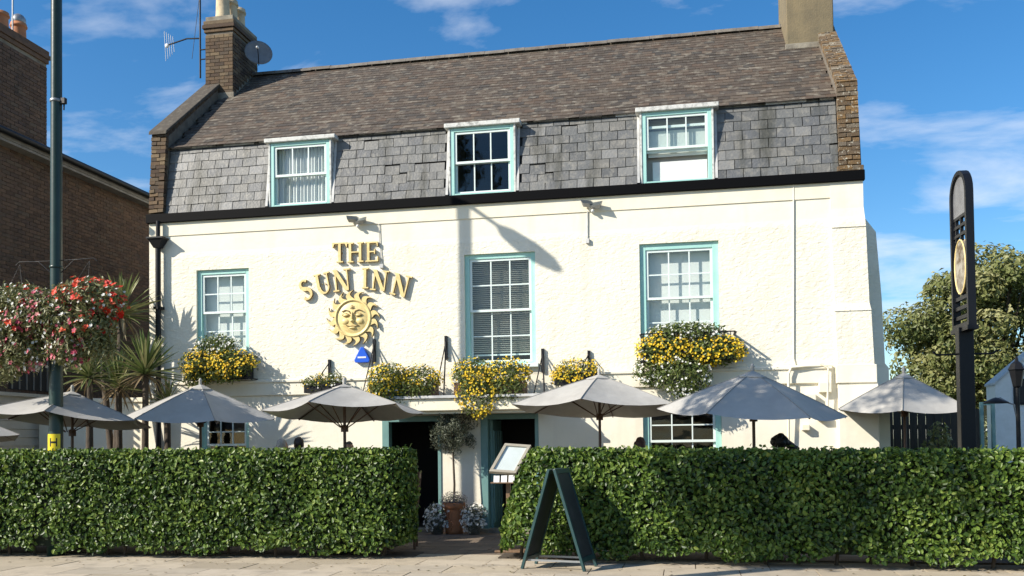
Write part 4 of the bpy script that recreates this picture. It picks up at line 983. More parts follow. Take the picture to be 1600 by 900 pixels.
# ================================================================== parasols
def parasol(px, py, depth, dia, rim_dz, rot, tilt, label, toplit=None):
    d = ray(px, py); s = depth / d.dot(_v); apex = CAM + d * s
    root = empty('parasol', (apex.x, apex.y, 0), label, 'parasol', 'grey parasols on the patio', rz=rot)
    H = apex.z; R = dia / 2; n = 6; zr = H - .02 - rim_dz; z1 = H - .02
    T = Matrix.Translation((0, 0, H)) @ Matrix.Rotation(tilt[0], 4, 'X') @ Matrix.Rotation(tilt[1], 4, 'Y') @ Matrix.Translation((0, 0, -H))
    for k in range(n):
        a0, a1 = 2 * pi * k / n, 2 * pi * (k + 1) / n; vs = []; nu, nv = 6, 6
        for j in range(nv + 1):
            t = .125 + .875 * j / nv
            for i in range(nu + 1):
                u = i / nu; p = Vector((cos(a0), sin(a0), 0)) * (1 - u) + Vector((cos(a1), sin(a1), 0)) * u
                z = z1 - rim_dz * (t ** 1.12) - .055 * t * (4 * u * (1 - u))
                q = p * R * t * (1 - .045 * 4 * u * (1 - u) * t); vs.append(T @ Vector((q.x, q.y, z)))
        fs = [(j * (nu + 1) + i, j * (nu + 1) + i + 1, (j + 1) * (nu + 1) + i + 1, (j + 1) * (nu + 1) + i) for j in range(nv) for i in range(nu)]
        MB().add(vs, fs, True).build('canopy_panel', M['canvas'], root)
        sm = MB(); sm.tube([T @ Vector((cos(a0) * R * q_, sin(a0) * R * q_, z1 - rim_dz * q_ ** 1.12 + .003)) for q_ in (.13, .35, .6, .8, 1.0)], .007, 5); sm.build('seam', M['seam'], root)
        rb = MB(); rb.tube([T @ Vector((cos(a0) * .04, sin(a0) * .04, z1 - .03)), T @ Vector((cos(a0) * R * .985, sin(a0) * R * .985, zr - .012))], .010, 5); rb.build('rib', M['wood_dark'], root)
        st = MB(); st.tube([T @ Vector((cos(a0) * .05, sin(a0) * .05, z1 - .62)), T @ Vector((cos(a0) * R * .5, sin(a0) * R * .5, z1 - rim_dz * .5 - .03))], .009, 5); st.build('strut', M['wood_dark'], root)
    vs = [T @ Vector((0, 0, H + .012))]; 
    for k in range(n): a = 2 * pi * k / n; vs.append(T @ Vector((cos(a) * R * .15, sin(a) * R * .15, H - rim_dz * .13)))
    for k in range(n): a = 2 * pi * k / n; vs.append(T @ Vector((cos(a) * R * .15, sin(a) * R * .15, H - rim_dz * .13 - .014)))
    cp = MB().add(vs, [(0, 1 + k, 1 + (k + 1) % n) for k in range(n)] + [(1 + k, 7 + k, 7 + (k + 1) % n, 1 + (k + 1) % n) for k in range(n)]).build('vent_cap', M['canvas'], root)
    MB().lathe([(.02, 0), (.028, .02), (.02, .05), (.03, .065), (.018, .1), (0, .11)], T @ Vector((0, 0, H)), 10).build('finial', M['canvas'], root)
    MB().tube([(0, 0, .0), (0, 0, H - .03)], .022, 10).build('pole', M['wood_dark'], root)
    MB().lathe([(.055, 0), (.055, .1), (.03, .1)], (0, 0, z1 - .68), 10).build('runner', M['wood_dark'], root)
    MB().lathe([(0, .09), (.03, .09), (.035, .30), (.045, .30), (.045, .09), (.24, .075), (.25, .0), (0, .0)], (0, 0, 0.001), 20).build('base', M['iron'], root)
    return root
parasol(113, 612, 14.6, 2.55, .42, -.15, (-.10, .03), 'grey parasol behind the green lamp post, leftmost fully seen')
parasol(313, 601, 15.3, 2.50, .52, .16, (.06, .03), 'grey parasol with dappled shade in front of the small left window')
parasol(538, 601, 13.75, 2.38, .385, .48, (-.09, .02), 'grey parasol below the sun emblem, left of the doors')
parasol(936, 586, 14.4, 2.78, .50, .44, (-.05, .05), 'grey parasol just right of the doors')
parasol(1176, 580, 12.9, 2.58, .56, .02, (.06, .06), 'grey parasol in front of the right ground floor window, beside the cream corner')
parasol(1412, 583, 14.9, 2.20, .55, .30, (.06, .0), 'grey parasol beyond the right end of the inn, beside the pub sign post')
parasol(-75, 640, 15.6, 2.3, .42, .2, (-.08, 0), 'grey parasol cut by the left edge of the picture')

# ================================================================== hedges
def hedge(x0, x1, yf0, yf1, th, ht0, ht1, label, seed, inset=0.0):
    root = empty('hedge', ((x0 + x1) / 2, (yf0 + yf1) / 2 + th / 2, 0), label, 'hedge', 'clipped hedges along the pavement')
    o = np.array(root.location)
    n = int((x1 - x0) * 4700); L = x1 - x0
    area = [L * 1.5, L * th, th * 1.5, th * 1.5, L * 1.5]; w_ = np.array([1.25, 1.0, 1.6, 1.6, .25]) * area; w_ /= w_.sum()
    pts, nr = [], []
    for face, f in enumerate(w_):
        k = int(n * f); a = RNG.random(k); b = RNG.random(k)
        dep = RNG.random(k) ** 1.8 * .16
        if face == 0: x = x0 + a * L; z = .06 + b * 1.5; p = np.stack([x, dep, z], 1); nn = np.tile((0, -1, .25), (k, 1))
        elif face == 1: x = x0 + a * L; p = np.stack([x, b * th, 1.5 - dep * .8 + .03 * RNG.random(k)], 1); nn = np.tile((0, -.1, 1), (k, 1))
        elif face == 2: p = np.stack([x0 + dep, a * th, .06 + b * 1.46], 1); nn = np.tile((-1, 0, .2), (k, 1))
        elif face == 3: p = np.stack([x1 - dep, a * th, .06 + b * 1.46], 1); nn = np.tile((1, 0, .2), (k, 1))
        else: p = np.stack([x0 + a * L, th - dep, .06 + b * 1.5], 1); nn = np.tile((0, 1, .2), (k, 1))
        pts.append(p); nr.append(nn)
    p = np.concatenate(pts); nn = np.concatenate(nr).astype(float)
    # round the top edges and ends, then let the surface wander
    z = p[:, 2] / 1.5; cy_ = np.clip((z - .86) / .14, 0, 1) ** 2 * .10
    p[:, 1] += np.where(p[:, 1] < th / 2, cy_, -cy_)
    ex = np.minimum(p[:, 0] - x0, x1 - p[:, 0]); er = np.clip(1 - ex / .40, 0, 1) ** 2 * .22
    p[:, 1] += np.where(p[:, 1] < th / 2, er, -er)
    p[:, 0] += inset * (p[:, 2] / 1.5) ** 2 * np.clip(1 - (p[:, 0] - x0) / 1.4, 0, 1)
    wob = np.array([noise.noise(Vector((a * 1.1 + seed, c * 1.4, 0))) * .07 + noise.noise(Vector((a * 3.3, c * 3.6, seed))) * .05 for a, b, c in p])
    p[:, 1] += wob * np.where(nn[:, 1] < -.5, 1, .2); p[:, 2] += np.where(nn[:, 2] > .8, wob * .45, 0)
    t = (p[:, 0] - x0) / L; p[:, 2] *= (ht0 + (ht1 - ht0) * t) / 1.5; p[:, 1] += yf0 + (yf1 - yf0) * t
    keep = p[:, 2] > .09 + .05 * np.sin(p[:, 0] * 3.1 + seed) + .05 * np.sin(p[:, 0] * 7.7) + .04 * RNG.random(len(p)); near = (np.abs(p[:, 0] - G(86, 868).x) < .17) & (p[:, 1] < -3.75); keep &= ~(near & ((p[:, 2] < .30) | (RNG.random(len(p)) < .45))); p, nn = p[keep], nn[keep]
    spr = RNG.random(len(p)) < .05; p[spr] += nn[spr] * RNG.uniform(.02, .07, (spr.sum(), 1))
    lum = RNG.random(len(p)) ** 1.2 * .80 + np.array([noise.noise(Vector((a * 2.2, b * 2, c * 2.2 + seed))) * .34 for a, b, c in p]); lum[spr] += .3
    lum += np.where((nn[:, 2] > .8), .30 + .12 * RNG.random(len(p)), 0)  # sunlit top strip put into the colour: upper leaves get a lighter tone
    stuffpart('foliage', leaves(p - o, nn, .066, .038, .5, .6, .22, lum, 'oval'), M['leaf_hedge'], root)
    # twiggy dark inside
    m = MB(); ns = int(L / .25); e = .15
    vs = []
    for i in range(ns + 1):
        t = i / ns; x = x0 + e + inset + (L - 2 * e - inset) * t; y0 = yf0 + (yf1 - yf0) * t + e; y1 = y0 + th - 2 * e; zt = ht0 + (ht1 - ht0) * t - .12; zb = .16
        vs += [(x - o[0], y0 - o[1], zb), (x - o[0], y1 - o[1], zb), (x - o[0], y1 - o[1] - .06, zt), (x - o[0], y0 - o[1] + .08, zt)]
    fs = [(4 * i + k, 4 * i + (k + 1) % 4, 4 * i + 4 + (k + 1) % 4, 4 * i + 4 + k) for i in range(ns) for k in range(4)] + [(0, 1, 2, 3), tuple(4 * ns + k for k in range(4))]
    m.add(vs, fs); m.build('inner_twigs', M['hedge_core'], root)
    x = x0 + .25
    while x < x1 - .1:
        t = (x - x0) / L; y = yf0 + (yf1 - yf0) * t + th * random.uniform(.3, .6)
        MB().tube([(x - o[0], y - o[1], -.02), (x + random.uniform(-.06, .06) - o[0], y + random.uniform(-.05, .05) - o[1], .22), (x + random.uniform(-.12, .12) - o[0], y - o[1], .5)], [.026, .02, .012], 6).build('stem', M['bark'], root)
        x += random.uniform(.28, .5)
    MB().box(x0 - .05 - o[0], x1 + .05 - o[0], max(yf0, yf1) + .32 - o[1], max(yf0, yf1) + th - .1 - o[1], -.03, .012 + .004 * seed).build('soil_bed', M['earth'], root)
    return root
hedge(-13.2, P(652, 780, -3.25).x, -4.42, -3.95, .95, 1.54, 1.465, 'long clipped green hedge left of the entrance, behind the lamp post', 1)
hedge(P(773, 780, -4.1).x, 8.5, -4.0, -4.80, .95, 1.455, 1.33, 'long clipped green hedge right of the entrance, behind the sandwich board', 2, .42)

# ================================================================== lamp post and baskets
def lamp_post():
    b = G(86, 868); b = Vector((b.x, -3.90, 0)); H = 9.95
    r = empty('lamp_post', b, 'tall dark green lamp post with a yellow label in front of the left hedge', 'lamp post')
    MB().lathe([(.0, 0), (.125, 0), (.118, 1.40), (.112, 1.45), (.10, 1.55), (.096, 3.2), (.085, 3.6), (.076, H - .3), (.08, H), (0, H)], (0, 0, 0), 24).build('column', M['green_post'], r)
    MB().lathe([(.086, 0), (.092, .008), (.092, .035), (.086, .045)], (0, 0, P(97, 157, -3.96).z), 24).build('clamp_band', M['grey_metal'], r)
    z = P(97, 157, -3.96).z; MB().box(.08, .16, -.03, .03, z - .03, z + .06).build('clamp_bracket', M['iron'], r, bevel=.006)
    MB().tube([(.13, 0, z - .03), (.125, 0, z - .12)], .012, 6).build('clamp_bracket', M['iron'], r)
    for zz_ in (P(92, 418, -3.96).z, P(92, 468, -3.96).z): MB().lathe([(.092, 0), (.096, .005), (.096, .03), (.092, .035)], (0, 0, zz_), 24).build('clamp_band', M['green_post'], r)
    # bracket arm over the road with a flat lantern
    MB().tube([(0, 0, H - .02), (0, -.12, H + .06), (0, -.45, H + .07), (0, -.66, H + .06)], [.045, .04, .032, .03], 10).build('bracket_arm', M['green_post'], r)
    m = MB(); secs = [(-.46, .05, .05), (-.58, .15, .10), (-.82, .21, .12), (-1.08, .18, .10), (-1.24, .07, .05)]; vs = []
    for y, wx, hz in secs:
        for k in range(12): q = 2 * pi * k / 12; vs.append((wx * cos(q), y, H + .06 + hz * sin(q)))
    fs = [(i * 12 + k, i * 12 + (k + 1) % 12, (i + 1) * 12 + (k + 1) % 12, (i + 1) * 12 + k) for i in range(len(secs) - 1) for k in range(12)] + [tuple(range(12)), tuple(range(48, 60))]
    m.add(vs, fs, True).build('lantern_head', M['grey_metal'], r)
    # labels wrapped round the column
    def wrap(name, a0, a1, z0, z1, mt, rad):
        n = 8; vs = []
        for k in range(n + 1): q = a0 + (a1 - a0) * k / n; vs += [(rad * cos(q), rad * sin(q), z0), (rad * cos(q), rad * sin(q), z1)]
        MB().add(vs, [(2 * k, 2 * k + 2, 2 * k + 3, 2 * k + 1) for k in range(n)], True).build(name, mt, r)
    zl = P(84, 704, -4.06).z; zh = P(84, 678, -4.06).z; f = radians(-70)
    wrap('yellow_label', f - .75, f + .75, zl, zh, M['yellow'], .1022 if zl > 1.62 else .1275)
    wrap('label_print', f - .42, f - .28, zl + .06, zh - .06, M['black'], .1032 if zl > 1.62 else .1285)
    wrap('label_print', f + .28, f + .42, zl + .06, zh - .06, M['black'], .1032 if zl > 1.62 else .1285)
    wrap('label_print', f - .28, f + .28, (zl + zh) / 2 - .014, (zl + zh) / 2 + .014, M['black'], .1034 if zl > 1.62 else .1286)
    zc = P(88, 624, -4.05).z; vs = [(.0905 * cos(radians(-62)), .0905 * sin(radians(-62)), zc)]
    for k in range(14): q = 2 * pi * k / 14; a = radians(-62) + .62 * cos(q); vs.append((.0905 * cos(a), .0905 * sin(a), zc + .035 * sin(q)))
    MB().add(vs, [(0, 1 + k, 1 + (k + 1) % 14) for k in range(14)]).build('white_sticker', M['white'], r)
    # basket bracket
    zb = P(92, 412, -3.96).z
    for s in (-1, 1):
        m = MB().tube([(s * .085, 0, zb - .12), (s * .3, 0, zb + .06), (s * .62, 0, zb + .07), (s * .68, 0, zb + .02)], .007, 6); m.tube([(s * .085, 0, zb + .06), (s * .5, 0, zb + .065)], .006, 6); m.build('basket_bracket', M['iron'], r)
    for s, lab in ((-1, 'hanging basket of trailing pink flowers left of the lamp post, cut by the edge'), (1, 'hanging basket with bright red geraniums on the right of the lamp post')):
        c = Vector((b.x + s * .50, b.y - .10, P(92, 500, -3.96).z)); q = empty('hanging_basket', c, lab, 'hanging basket', 'hanging baskets on the lamp post')
        n = 20; vs = []; prof = [(.36, .05), (.33, -.08), (.25, -.2), (.1, -.27), (0, -.28)]
        MB().lathe(prof, (0, 0, 0), 20).build('liner', M['coir'], q)
        m = MB()
        for k in range(4): a = pi / 4 + k * pi / 2; m.tube([(.35 * cos(a), .35 * sin(a), .05), (s * .08, 0.06, zb - c.z + .02)], .0032, 5)
        m.build('chain', M['iron'], q)
        if s < 0: bl = [((.34, -.24, .05), (.36, .28, .34), .9), ((0, 0, .26), (.56, .48, .28), 1.3), ((-.1, -.05, -.12), (.56, .48, .32), 1.3), ((.1, -.1, -.45), (.42, .32, .32), .8), ((-.25, 0, -.62), (.25, .25, .3), .5)]
        else: bl = [((-.32, -.24, .0), (.36, .28, .36), .9), ((.10, 0, .26), (.54, .48, .32), 1.3), ((0, -.05, -.1), (.50, .46, .32), 1.3), ((-.12, -.1, -.42), (.36, .3, .28), .6), ((.36, -.05, -.28), (.18, .2, .34), .4)]
        flower_mass(q, bl, 5600, [('fl_pink', 210, .075, (0, 2, 3)), ('fl_white', 260, .055, (0, 1, 2, 3)), ('fl_red', 190 if s > 0 else 70, .10, (1, 1, 2))], 'leaf_basket', .08)
        ds = []                                # trailing strands
        for k in range(46):
            a = random.uniform(0, 2 * pi); r0 = random.uniform(.2, .5); nl = 14; t = np.linspace(0, 1, nl)
            pp = np.stack([r0 * cos(a) + .08 * np.sin(t * 3 + k), r0 * sin(a) - .05 * t, -.1 - t * random.uniform(.3, .75)], 1); ds.append(leaves(pp, np.tile((cos(a), sin(a) - .5, .2), (nl, 1)), .07, .03, 1.0, .5, rnd=.4 + .5 * RNG.random(nl)))
        stuffpart('trailing_foliage', cat3(*ds), M['leaf_basket'], q)
lamp_post()

# ================================================================== cordylines
def sword_mesh(L, w_, droop, m):
    n = 5; vs = []
    for i in range(n + 1):
        t = i / n; x = L * (t - .12 * droop * t * t); z = -droop * L * t * t * .6; ww = w_ * (.55 + .9 * t) * (1 - t) ** .6 + .001
        vs += [(x, -ww, z + ww * .5), (x, 0, z), (x, ww, z + ww * .5)]
    fs = []
    for i in range(n): a = i * 3; fs += [(a, a + 1, a + 4, a + 3), (a + 1, a + 2, a + 5, a + 4)]
    me = MB().add(vs, fs, True).mesh('sword_leaf'); me.materials.append(m); return me
SW = [sword_mesh(1, .052, d, M['sword']) for d in (.05, .25, .55)]; SWD = [sword_mesh(1, .052, d, M['sword_dry']) for d in (.4, .9)]
def cordyline(base, heads, label):
    r = empty('cordyline', base, label, 'palm', 'spiky palms by the left corner of the inn')
    for (dx, dy, h, L, n) in heads:
        m = MB().tube([(0, 0, 0), (dx * .25, dy * .25, h * .4), (dx * .8, dy * .8, h * .8), (dx, dy, h)], [.075, .065, .055, .05], 8); m.build('trunk', M['bark'], r)
        for k in range(n):
            t = k / n; el = radians(82 - 105 * t + random.uniform(-8, 8)); az = k * 2.39996 + random.uniform(-.2, .2); dry = t > .82
            me = random.choice(SWD) if dry else (SW[0] if t < .35 else random.choice(SW))
            o = put('sword_leaf', me, r, (dx, dy, h - .10 * t), (random.uniform(-.5, .5), -el, az)); s = L * random.uniform(.8, 1.1) * (.8 if dry else 1); o.scale = (s, s * .9, s)
b = P(226, 640, -1.3); z = P(226, 575, -1.3).z; cordyline((b.x, -1.3, 0), [(.02, 0, z - .05, .74, 120)], 'spiky palm with drooping tan leaves at the left corner of the inn')
b = P(180, 640, -.6); cordyline((b.x, -.6, 0), [(.12, 0, P(196, 488, -.6).z, .80, 100), (-.35, .1, P(140, 540, -.6).z, .76, 90)], 'tall forked spiky palm behind the right hanging basket')
b = P(140, 660, -1.7); cordyline((b.x, -1.7, 0), [(.0, 0, P(140, 585, -1.7).z, .66, 90)], 'low spiky palm between the lamp post and the corner palm')

b = P(186, 680, -1.0); cordyline((b.x, -1.0, 0), [(.0, 0, P(186, 600, -1.0).z, .66, 84)], 'bushy low spiky palm just left of the corner palm')
b = P(262, 680, -.75); cordyline((b.x, -.75, 0), [(.0, 0, P(262, 628, -.75).z, .5, 60)], 'small spiky palm against the inn wall right of the corner palm')

# ================================================================== neighbour on the left
def neighbour():
    XN = -12.75; zE = 7.35; yF, yE = -1.5, 9.0
    r = empty('brick_house', (XN - 3, yF, 0), 'dark brown brick house with chimney behind the lamp post at the left', 'building'); o = r.location
    rel = lambda x, y, z: (x - o.x, y - o.y, z - o.z)
    def bx(x0, x1, y0, y1, z0, z1): return MB().box(x0 - o.x, x1 - o.x, y0 - o.y, y1 - o.y, z0, z1)
    zc = 2.62
    bx(XN - 7, XN, yF, yE, -.1, zE).build('wall', M['nmortar'], r)
    cells, rr = [], []; bh, bl, jt = .065, .215, .011; z = zc + .04; row = 0
    while z < zE - .02:
        y = yF + .01 - (bl / 2 if row % 2 else 0)
        while y < 7.0:
            l = bl - jt if (row % 2 == 0 or True) else .1
            cells.append((np.array(rel(XN + .004 + random.uniform(-.002, .003), y + bl / 2, z + bh / 2)), np.array((.012, 0, 0)), np.array((0, l / 2, 0)), np.array((0, 0, bh / 2)))); rr.append(random.random()); y += bl
        z += bh + jt; row += 1
    z = zc + .04; row = 0                     # front face of the house
    while z < zE - .02:
        x = XN - .012 - (bl / 2 if row % 2 else 0)
        while x > XN - 6.9:
            cells.append((np.array(rel(x - bl / 2, yF - .004, z + bh / 2)), np.array(((bl - jt) / 2, 0, 0)), np.array((0, .012, 0)), np.array((0, 0, bh / 2)))); rr.append(random.random()); x -= bl
        z += bh + jt; row += 1
    stuffpart('bricks', box_soup(cells, rr), M['nbrick_a'], r)
    MB().prism([(XN - 7 - o.x, zE), (XN - o.x, zE), (XN - o.x, zE + .12), (XN - 3.5 - o.x, zE + 1.62), (XN - 7 - o.x, zE + .12)], yF - o.y + .02, yE - o.y, 'y').build('gable', M['cladding'], r)
    # eaves: soffit board, gutter and a low roof behind
    bx(XN - .2, XN + .26, yF - .2, yE, zE + .0, zE + .05).build('soffit', M['gutter'], r)
    bx(XN + .24, XN + .28, yF - .2, yE, zE + .051, zE + .20).build('fascia', M['gutter'], r)
    MB().tube([rel(XN + .34, yF - .25, zE + .16), rel(XN + .34, yE, zE + .16)], .065, 10).build('gutter', M['iron'], r)
    a = rel(0, yF - .25, 0)[1]; b_ = rel(0, yE, 0)[1]; X = lambda x: x - o.x
    m = MB().add([(X(XN + .36), a, zE + .20), (X(XN + .36), b_, zE + .20), (X(XN - 3.5), b_, zE + 1.75), (X(XN - 3.5), a, zE + 1.75), (X(XN - 7.2), b_, zE + .2), (X(XN - 7.2), a, zE + .2)], [(0, 1, 2, 3), (3, 2, 4, 5)]); q = m.build('roof', M['roof_slate_n'], r); q.modifiers.new('s', 'SOLIDIFY').thickness = .08
    # chimney rising by the eaves
    y1 = .72; zt = P(70, 100, .7).z - .1
    ch = bx(XN - .75, XN - .152, -1.3, y1, zE - .2, zt + .1).build('chimney', M['nmortar'], r)
    x1 = XN - .142
    z = zE + .12; row = 0; me = {}
    while z < zt:
        y = -1.3 + (.108 if row % 2 else 0); 
        if row % 2: pass
        while y < y1 - .02:
            l = min(bl, y1 - y) - jt
            if l > .03:
                k = round(l, 3)
                if k not in me: me[k] = MB().box(-.03, .03, -l / 2, l / 2, -bh / 2, bh / 2).mesh('brick'); me[k].materials.append(M['nbrick_o'])
                if y > -1.05 or True: put('brick', me[k], ch, rel(x1 - .024 + random.uniform(-.003, .003), y + l / 2 + jt / 2, z + bh / 2))
            y += bl
        for k in range(3):
            if .19 not in me: me[.19] = MB().box(-.092, .092, -.03, .03, -bh / 2, bh / 2).mesh('brick'); me[.19].materials.append(M['nbrick_o'])
            put('brick', me[.19], ch, rel(XN - .75 + .1 + k * .2 + (.0 if row % 2 else .02), -1.3 + .02, z + bh / 2))
        z += bh + jt; row += 1
    for k, e in enumerate((.03, .06, .035)): bx(XN - .78 - e, XN - .142 + e, -1.33 - e, y1 + e, zt + .10 + .09 * k, zt + .186 + .09 * k).build('oversailing_course', M['nbrick_o'], ch, bevel=.008)
    zt2 = zt + .37
    for y in (-.75, -.22, .28): chimney_pot(ch, rel(XN - .45, y, zt2 - .01), .42, .15, M['terracotta'])
    MB().ellipsoid(rel(XN - .45, .28, zt2 + .47), (.14, .14, .14), 12, 8).build('pot_cowl', M['grey_metal'], ch)
    MB().tube([rel(XN - .40, .05, zt2 - .2), rel(XN - .40, .05, zt2 + 1.6)], .016, 6).build('aerial_mast', M['grey_metal'], ch)
    # painted weatherboards on the ground floor
    z = 0.0; bd = MB().box(-.02, .03, 0, yE - yF, 0, .16).mesh('weatherboard'); bd.materials.append(M['cladding'])
    while z < zc - .02: put('weatherboard', bd, r, rel(XN + .005, yF, z), (0, radians(-6), 0)); z += .163
    bx(XN, XN + .10, yF, yE, zc - .03, zc + .035).build('weather_moulding', M['cladding'], r)
    # barred window just above the boards at the picture's edge
    wd = bx(XN + .005, XN + .03, -.55, 1.0, 2.72, 3.35).build('window', M['room'], r)
    for k in range(8): bx(XN + .031, XN + .05, -.5 + k * .2, -.475 + k * .2, 2.73, 3.34).build('window_bar', M['gutter'], wd)
    # low rendered garden wall across the gap
    gw = MB().box(-12.60, XL - .02, .12, .34, -.1, 2.45); gw.box(-12.64, XL - .01, .08, .38, 2.451, 2.54)
    tag(gw.build('garden_wall', M['cream'], None, bevel=.01), 'cream rendered garden wall behind the palms, between brick house and inn', 'wall')
neighbour()

# ================================================================== entrance things
def entrance():
    # olive standard in a terracotta pot
    b = P(710, 833, -.30); b = Vector((b.x, -.32, 0)); s = 1.0
    pot = empty('terracotta_pot', b, 'tall terracotta pot between the two doors', 'pot')
    MB().lathe([(0, .0), (.15, 0), (.155, .05), (.17, .42), (.175, .44), (.20, .45), (.205, .53), (.18, .545), (.165, .52), (.16, .45), (0, .45)], (0, 0, .002), 24).build('body', M['terracotta'], pot)
    m = MB(); 
    for k in range(10):
        t = k / 9; m.ellipsoid((-.03 + .05 * sin(t * 6), -.165 - .008 * t, .08 + .30 * t), (.02, .012, .02), 8, 6)
    m.build('relief_swag', M['terracotta'], pot)
    MB().lathe([(0, .5), (.16, .5)], (0, 0, 0), 16).build('soil', M['earth'], pot)
    ol = empty('olive_tree', (b.x, b.y, .5), 'small round-headed olive tree standing in the terracotta pot', 'tree')
    zt = P(712, 676, -.32).z - .5
    MB().tube([(0, 0, 0), (.015, 0, .35), (-.01, .01, zt - .25), (0, 0, zt + .05)], [.024, .02, .018, .012], 8).build('trunk', M['bark'], ol)
    for k in range(9):
        a = k * 2.4; MB().tube([(0, 0, zt - .2 + .02 * k), (.16 * cos(a), .16 * sin(a), zt - .05 + .03 * k), (.28 * cos(a), .28 * sin(a), zt + .06 + .03 * k)], [.010, .007, .004], 5).build('branch', M['bark'], ol)
    ds = []
    for k in range(60):
        d = unit(RNG.normal(0, 1, (1, 3)))[0]; c = np.array((0.0, 0, zt + .02)) + d * np.array((.39, .35, .43)) * RNG.uniform(.35, 1.05)
        p, nn = rand_in_ellipsoid(60, c, (.11, .11, .12), .2); ds.append(leaves(p, nn * .6 + d * .6, .062, .017, .2, .6, rnd=.2 + .6 * RNG.random(60)))
    stuffpart('crown', cat3(*ds), M['leaf_olive'], ol)
    lv = empty('lavender', (b.x, b.y, .5), 'grey green lavender round the foot of the olive tree', 'plant')
    p, nn = rand_in_ellipsoid(620, (0, -.02, .10), (.25, .22, .15), .3); stuffpart('foliage', leaves(p, nn + np.array((0, 0, .8)), .08, .013, -1.2, .4), M['leaf_lav'], lv)
    for px, lab in ((683, 'white flowers in a low pot left of the terracotta pot'), (741, 'white flowers in a low pot right of the terracotta pot')):
        q = P(px, 832, -.42); r = empty('potted_flowers', (q.x, -.42, 0), lab, 'plant', 'white flowers beside the terracotta pot')
        MB().lathe([(0, 0), (.10, 0), (.135, .24), (.145, .25), (.145, .28), (.12, .28), (.11, .2), (0, .2)], (0, 0, .002), 18).build('pot', M['grey_metal'], r)
        flower_mass(r, [((0, -.02, .36), (.2, .18, .15), 1), ((0, -.08, .20), (.19, .13, .14), .6)], 620, [('fl_white', 190, .055, (0, 1))], 'leaf_olive', .05)
    # lectern menu stand
    BL, BR, TL = P(764, 738, -3.05), P(806, 741, -3.0), P(789, 694, -2.72); e1 = BR - BL; e2 = TL - BL; W_, H_ = e1.length / 2, e2.length / 2
    ex = e1.normalized(); ey = (e2 - ex * e2.dot(ex) * .0).normalized(); en = ex.cross(ey).normalized(); cc = BL + e1 / 2 + e2 / 2
    ms = empty('menu_stand', (cc.x, cc.y, 0), 'pale framed menu stand tilted beside the end of the right hedge', 'menu stand')
    T = lambda v: Vector((0, 0, cc.z)) + ex * v[0] + ey * v[1] + en * v[2]
    def bxT(*q):
        m = MB().box(*q); m.v = [tuple(T(v)) for v in m.v]; return m
    for q in ((-W_, W_, H_ - .045, H_), (-W_, W_, -H_, -H_ + .045), (-W_, -W_ + .045, -H_ + .045, H_ - .045), (W_ - .045, W_, -H_ + .045, H_ - .045)): bxT(q[0], q[1], q[2], q[3], -.03, .03).build('frame', M['pale_wood'], ms, bevel=.004)
    bxT(-W_ + .045, W_ - .045, -H_ + .045, H_ - .045, -.012, .004).build('menu_sheet', M['white'], ms)
    MB().add([T(q) for q in ((-W_ + .045, -H_ + .045, .022), (W_ - .045, -H_ + .045, .022), (W_ - .045, H_ - .045, .022), (-W_ + .045, H_ - .045, .022))], [(0, 1, 2, 3)]).build('glass', M['glass'], ms)
    lo = T((0, -H_ * .3, -.03)); MB().box(lo.x - .03, lo.x + .03, lo.y - .02, lo.y + .04, .03, lo.z).build('post', M['wood'], ms, bevel=.004)
    MB().box(-.22, .22, -.16, .24, .002, .032).build('base', M['wood'], ms, bevel=.006)
    z0 = BL.z - .16; MB().box(BL.x - cc.x + .02, BR.x - cc.x, BL.y - cc.y, BL.y - cc.y + .16, z0, z0 + .015).build('leaflet_shelf', M['wood'], ms)
    for k in range(3): x = BL.x - cc.x + .06 + k * .11; MB().box(x, x + .085, BL.y - cc.y + .02, BL.y - cc.y + .035, z0 + .016, z0 + .125, Matrix.Rotation(radians(-14), 3, 'X'), (x, BL.y - cc.y, z0)).build('leaflet', M['white'], ms)
    # sandwich board on the pavement, seen from its edge
    a, b2 = G(816, 893), G(921, 893); c = (a + b2) / 2 + Vector((0, .34, 0)); sb = empty('sandwich_board', (c.x, c.y, 0), 'dark green sandwich board standing open on the pavement, seen edge on', 'sign', rz=atan2(b2.y - a.y, b2.x - a.x) + radians(-17))
    hw = (b2 - a).length / 2 - .02; hh = P(868, 733, c.y).z; dpt = .27
    for s in (-1, 1):
        ang = atan2(hw - .02, hh); L = sqrt(hh * hh + (hw - .02) ** 2)
        Rm = Matrix.Translation((s * .02, 0, hh)) @ Matrix.Rotation(-s * ang, 4, 'Y')
        def bR(nm, x0, x1, y0, y1, z0, z1, mt, bv=.003):
            m = MB().box(x0, x1, y0, y1, z0, z1); m.v = [tuple(Rm @ Vector(v)) for v in m.v]; return m.build(nm, mt, sb, bv)
        t0, t1 = (0, .035) if s > 0 else (-.035, 0)
        bR('board_side', t0, t1, -dpt, -dpt + .045, -L, 0, M['board_green']); bR('board_side', t0, t1, dpt - .045, dpt, -L, 0, M['board_green'])
        bR('board_rail', t0, t1, -dpt + .046, dpt - .046, -.06, -.001, M['board_green']); bR('board_rail', t0, t1, -dpt + .046, dpt - .046, -L + .10, -L + .16, M['board_green'])
        bR('chalk_panel', t0 + .01, t1 - .01, -dpt + .046, dpt - .046, -L + .16, -.06, M['chalk'], 0)
    for y in (-dpt + .06, dpt - .06): MB().box(-hw * .88, hw * .88, y - .008, y + .008, .10, .125).build('spreader', M['grey_metal'], sb)
    MB().tube([(0, -.2, hh - .01), (0, .2, hh - .01)], .014, 8).build('hinge', M['iron'], sb)
entrance()

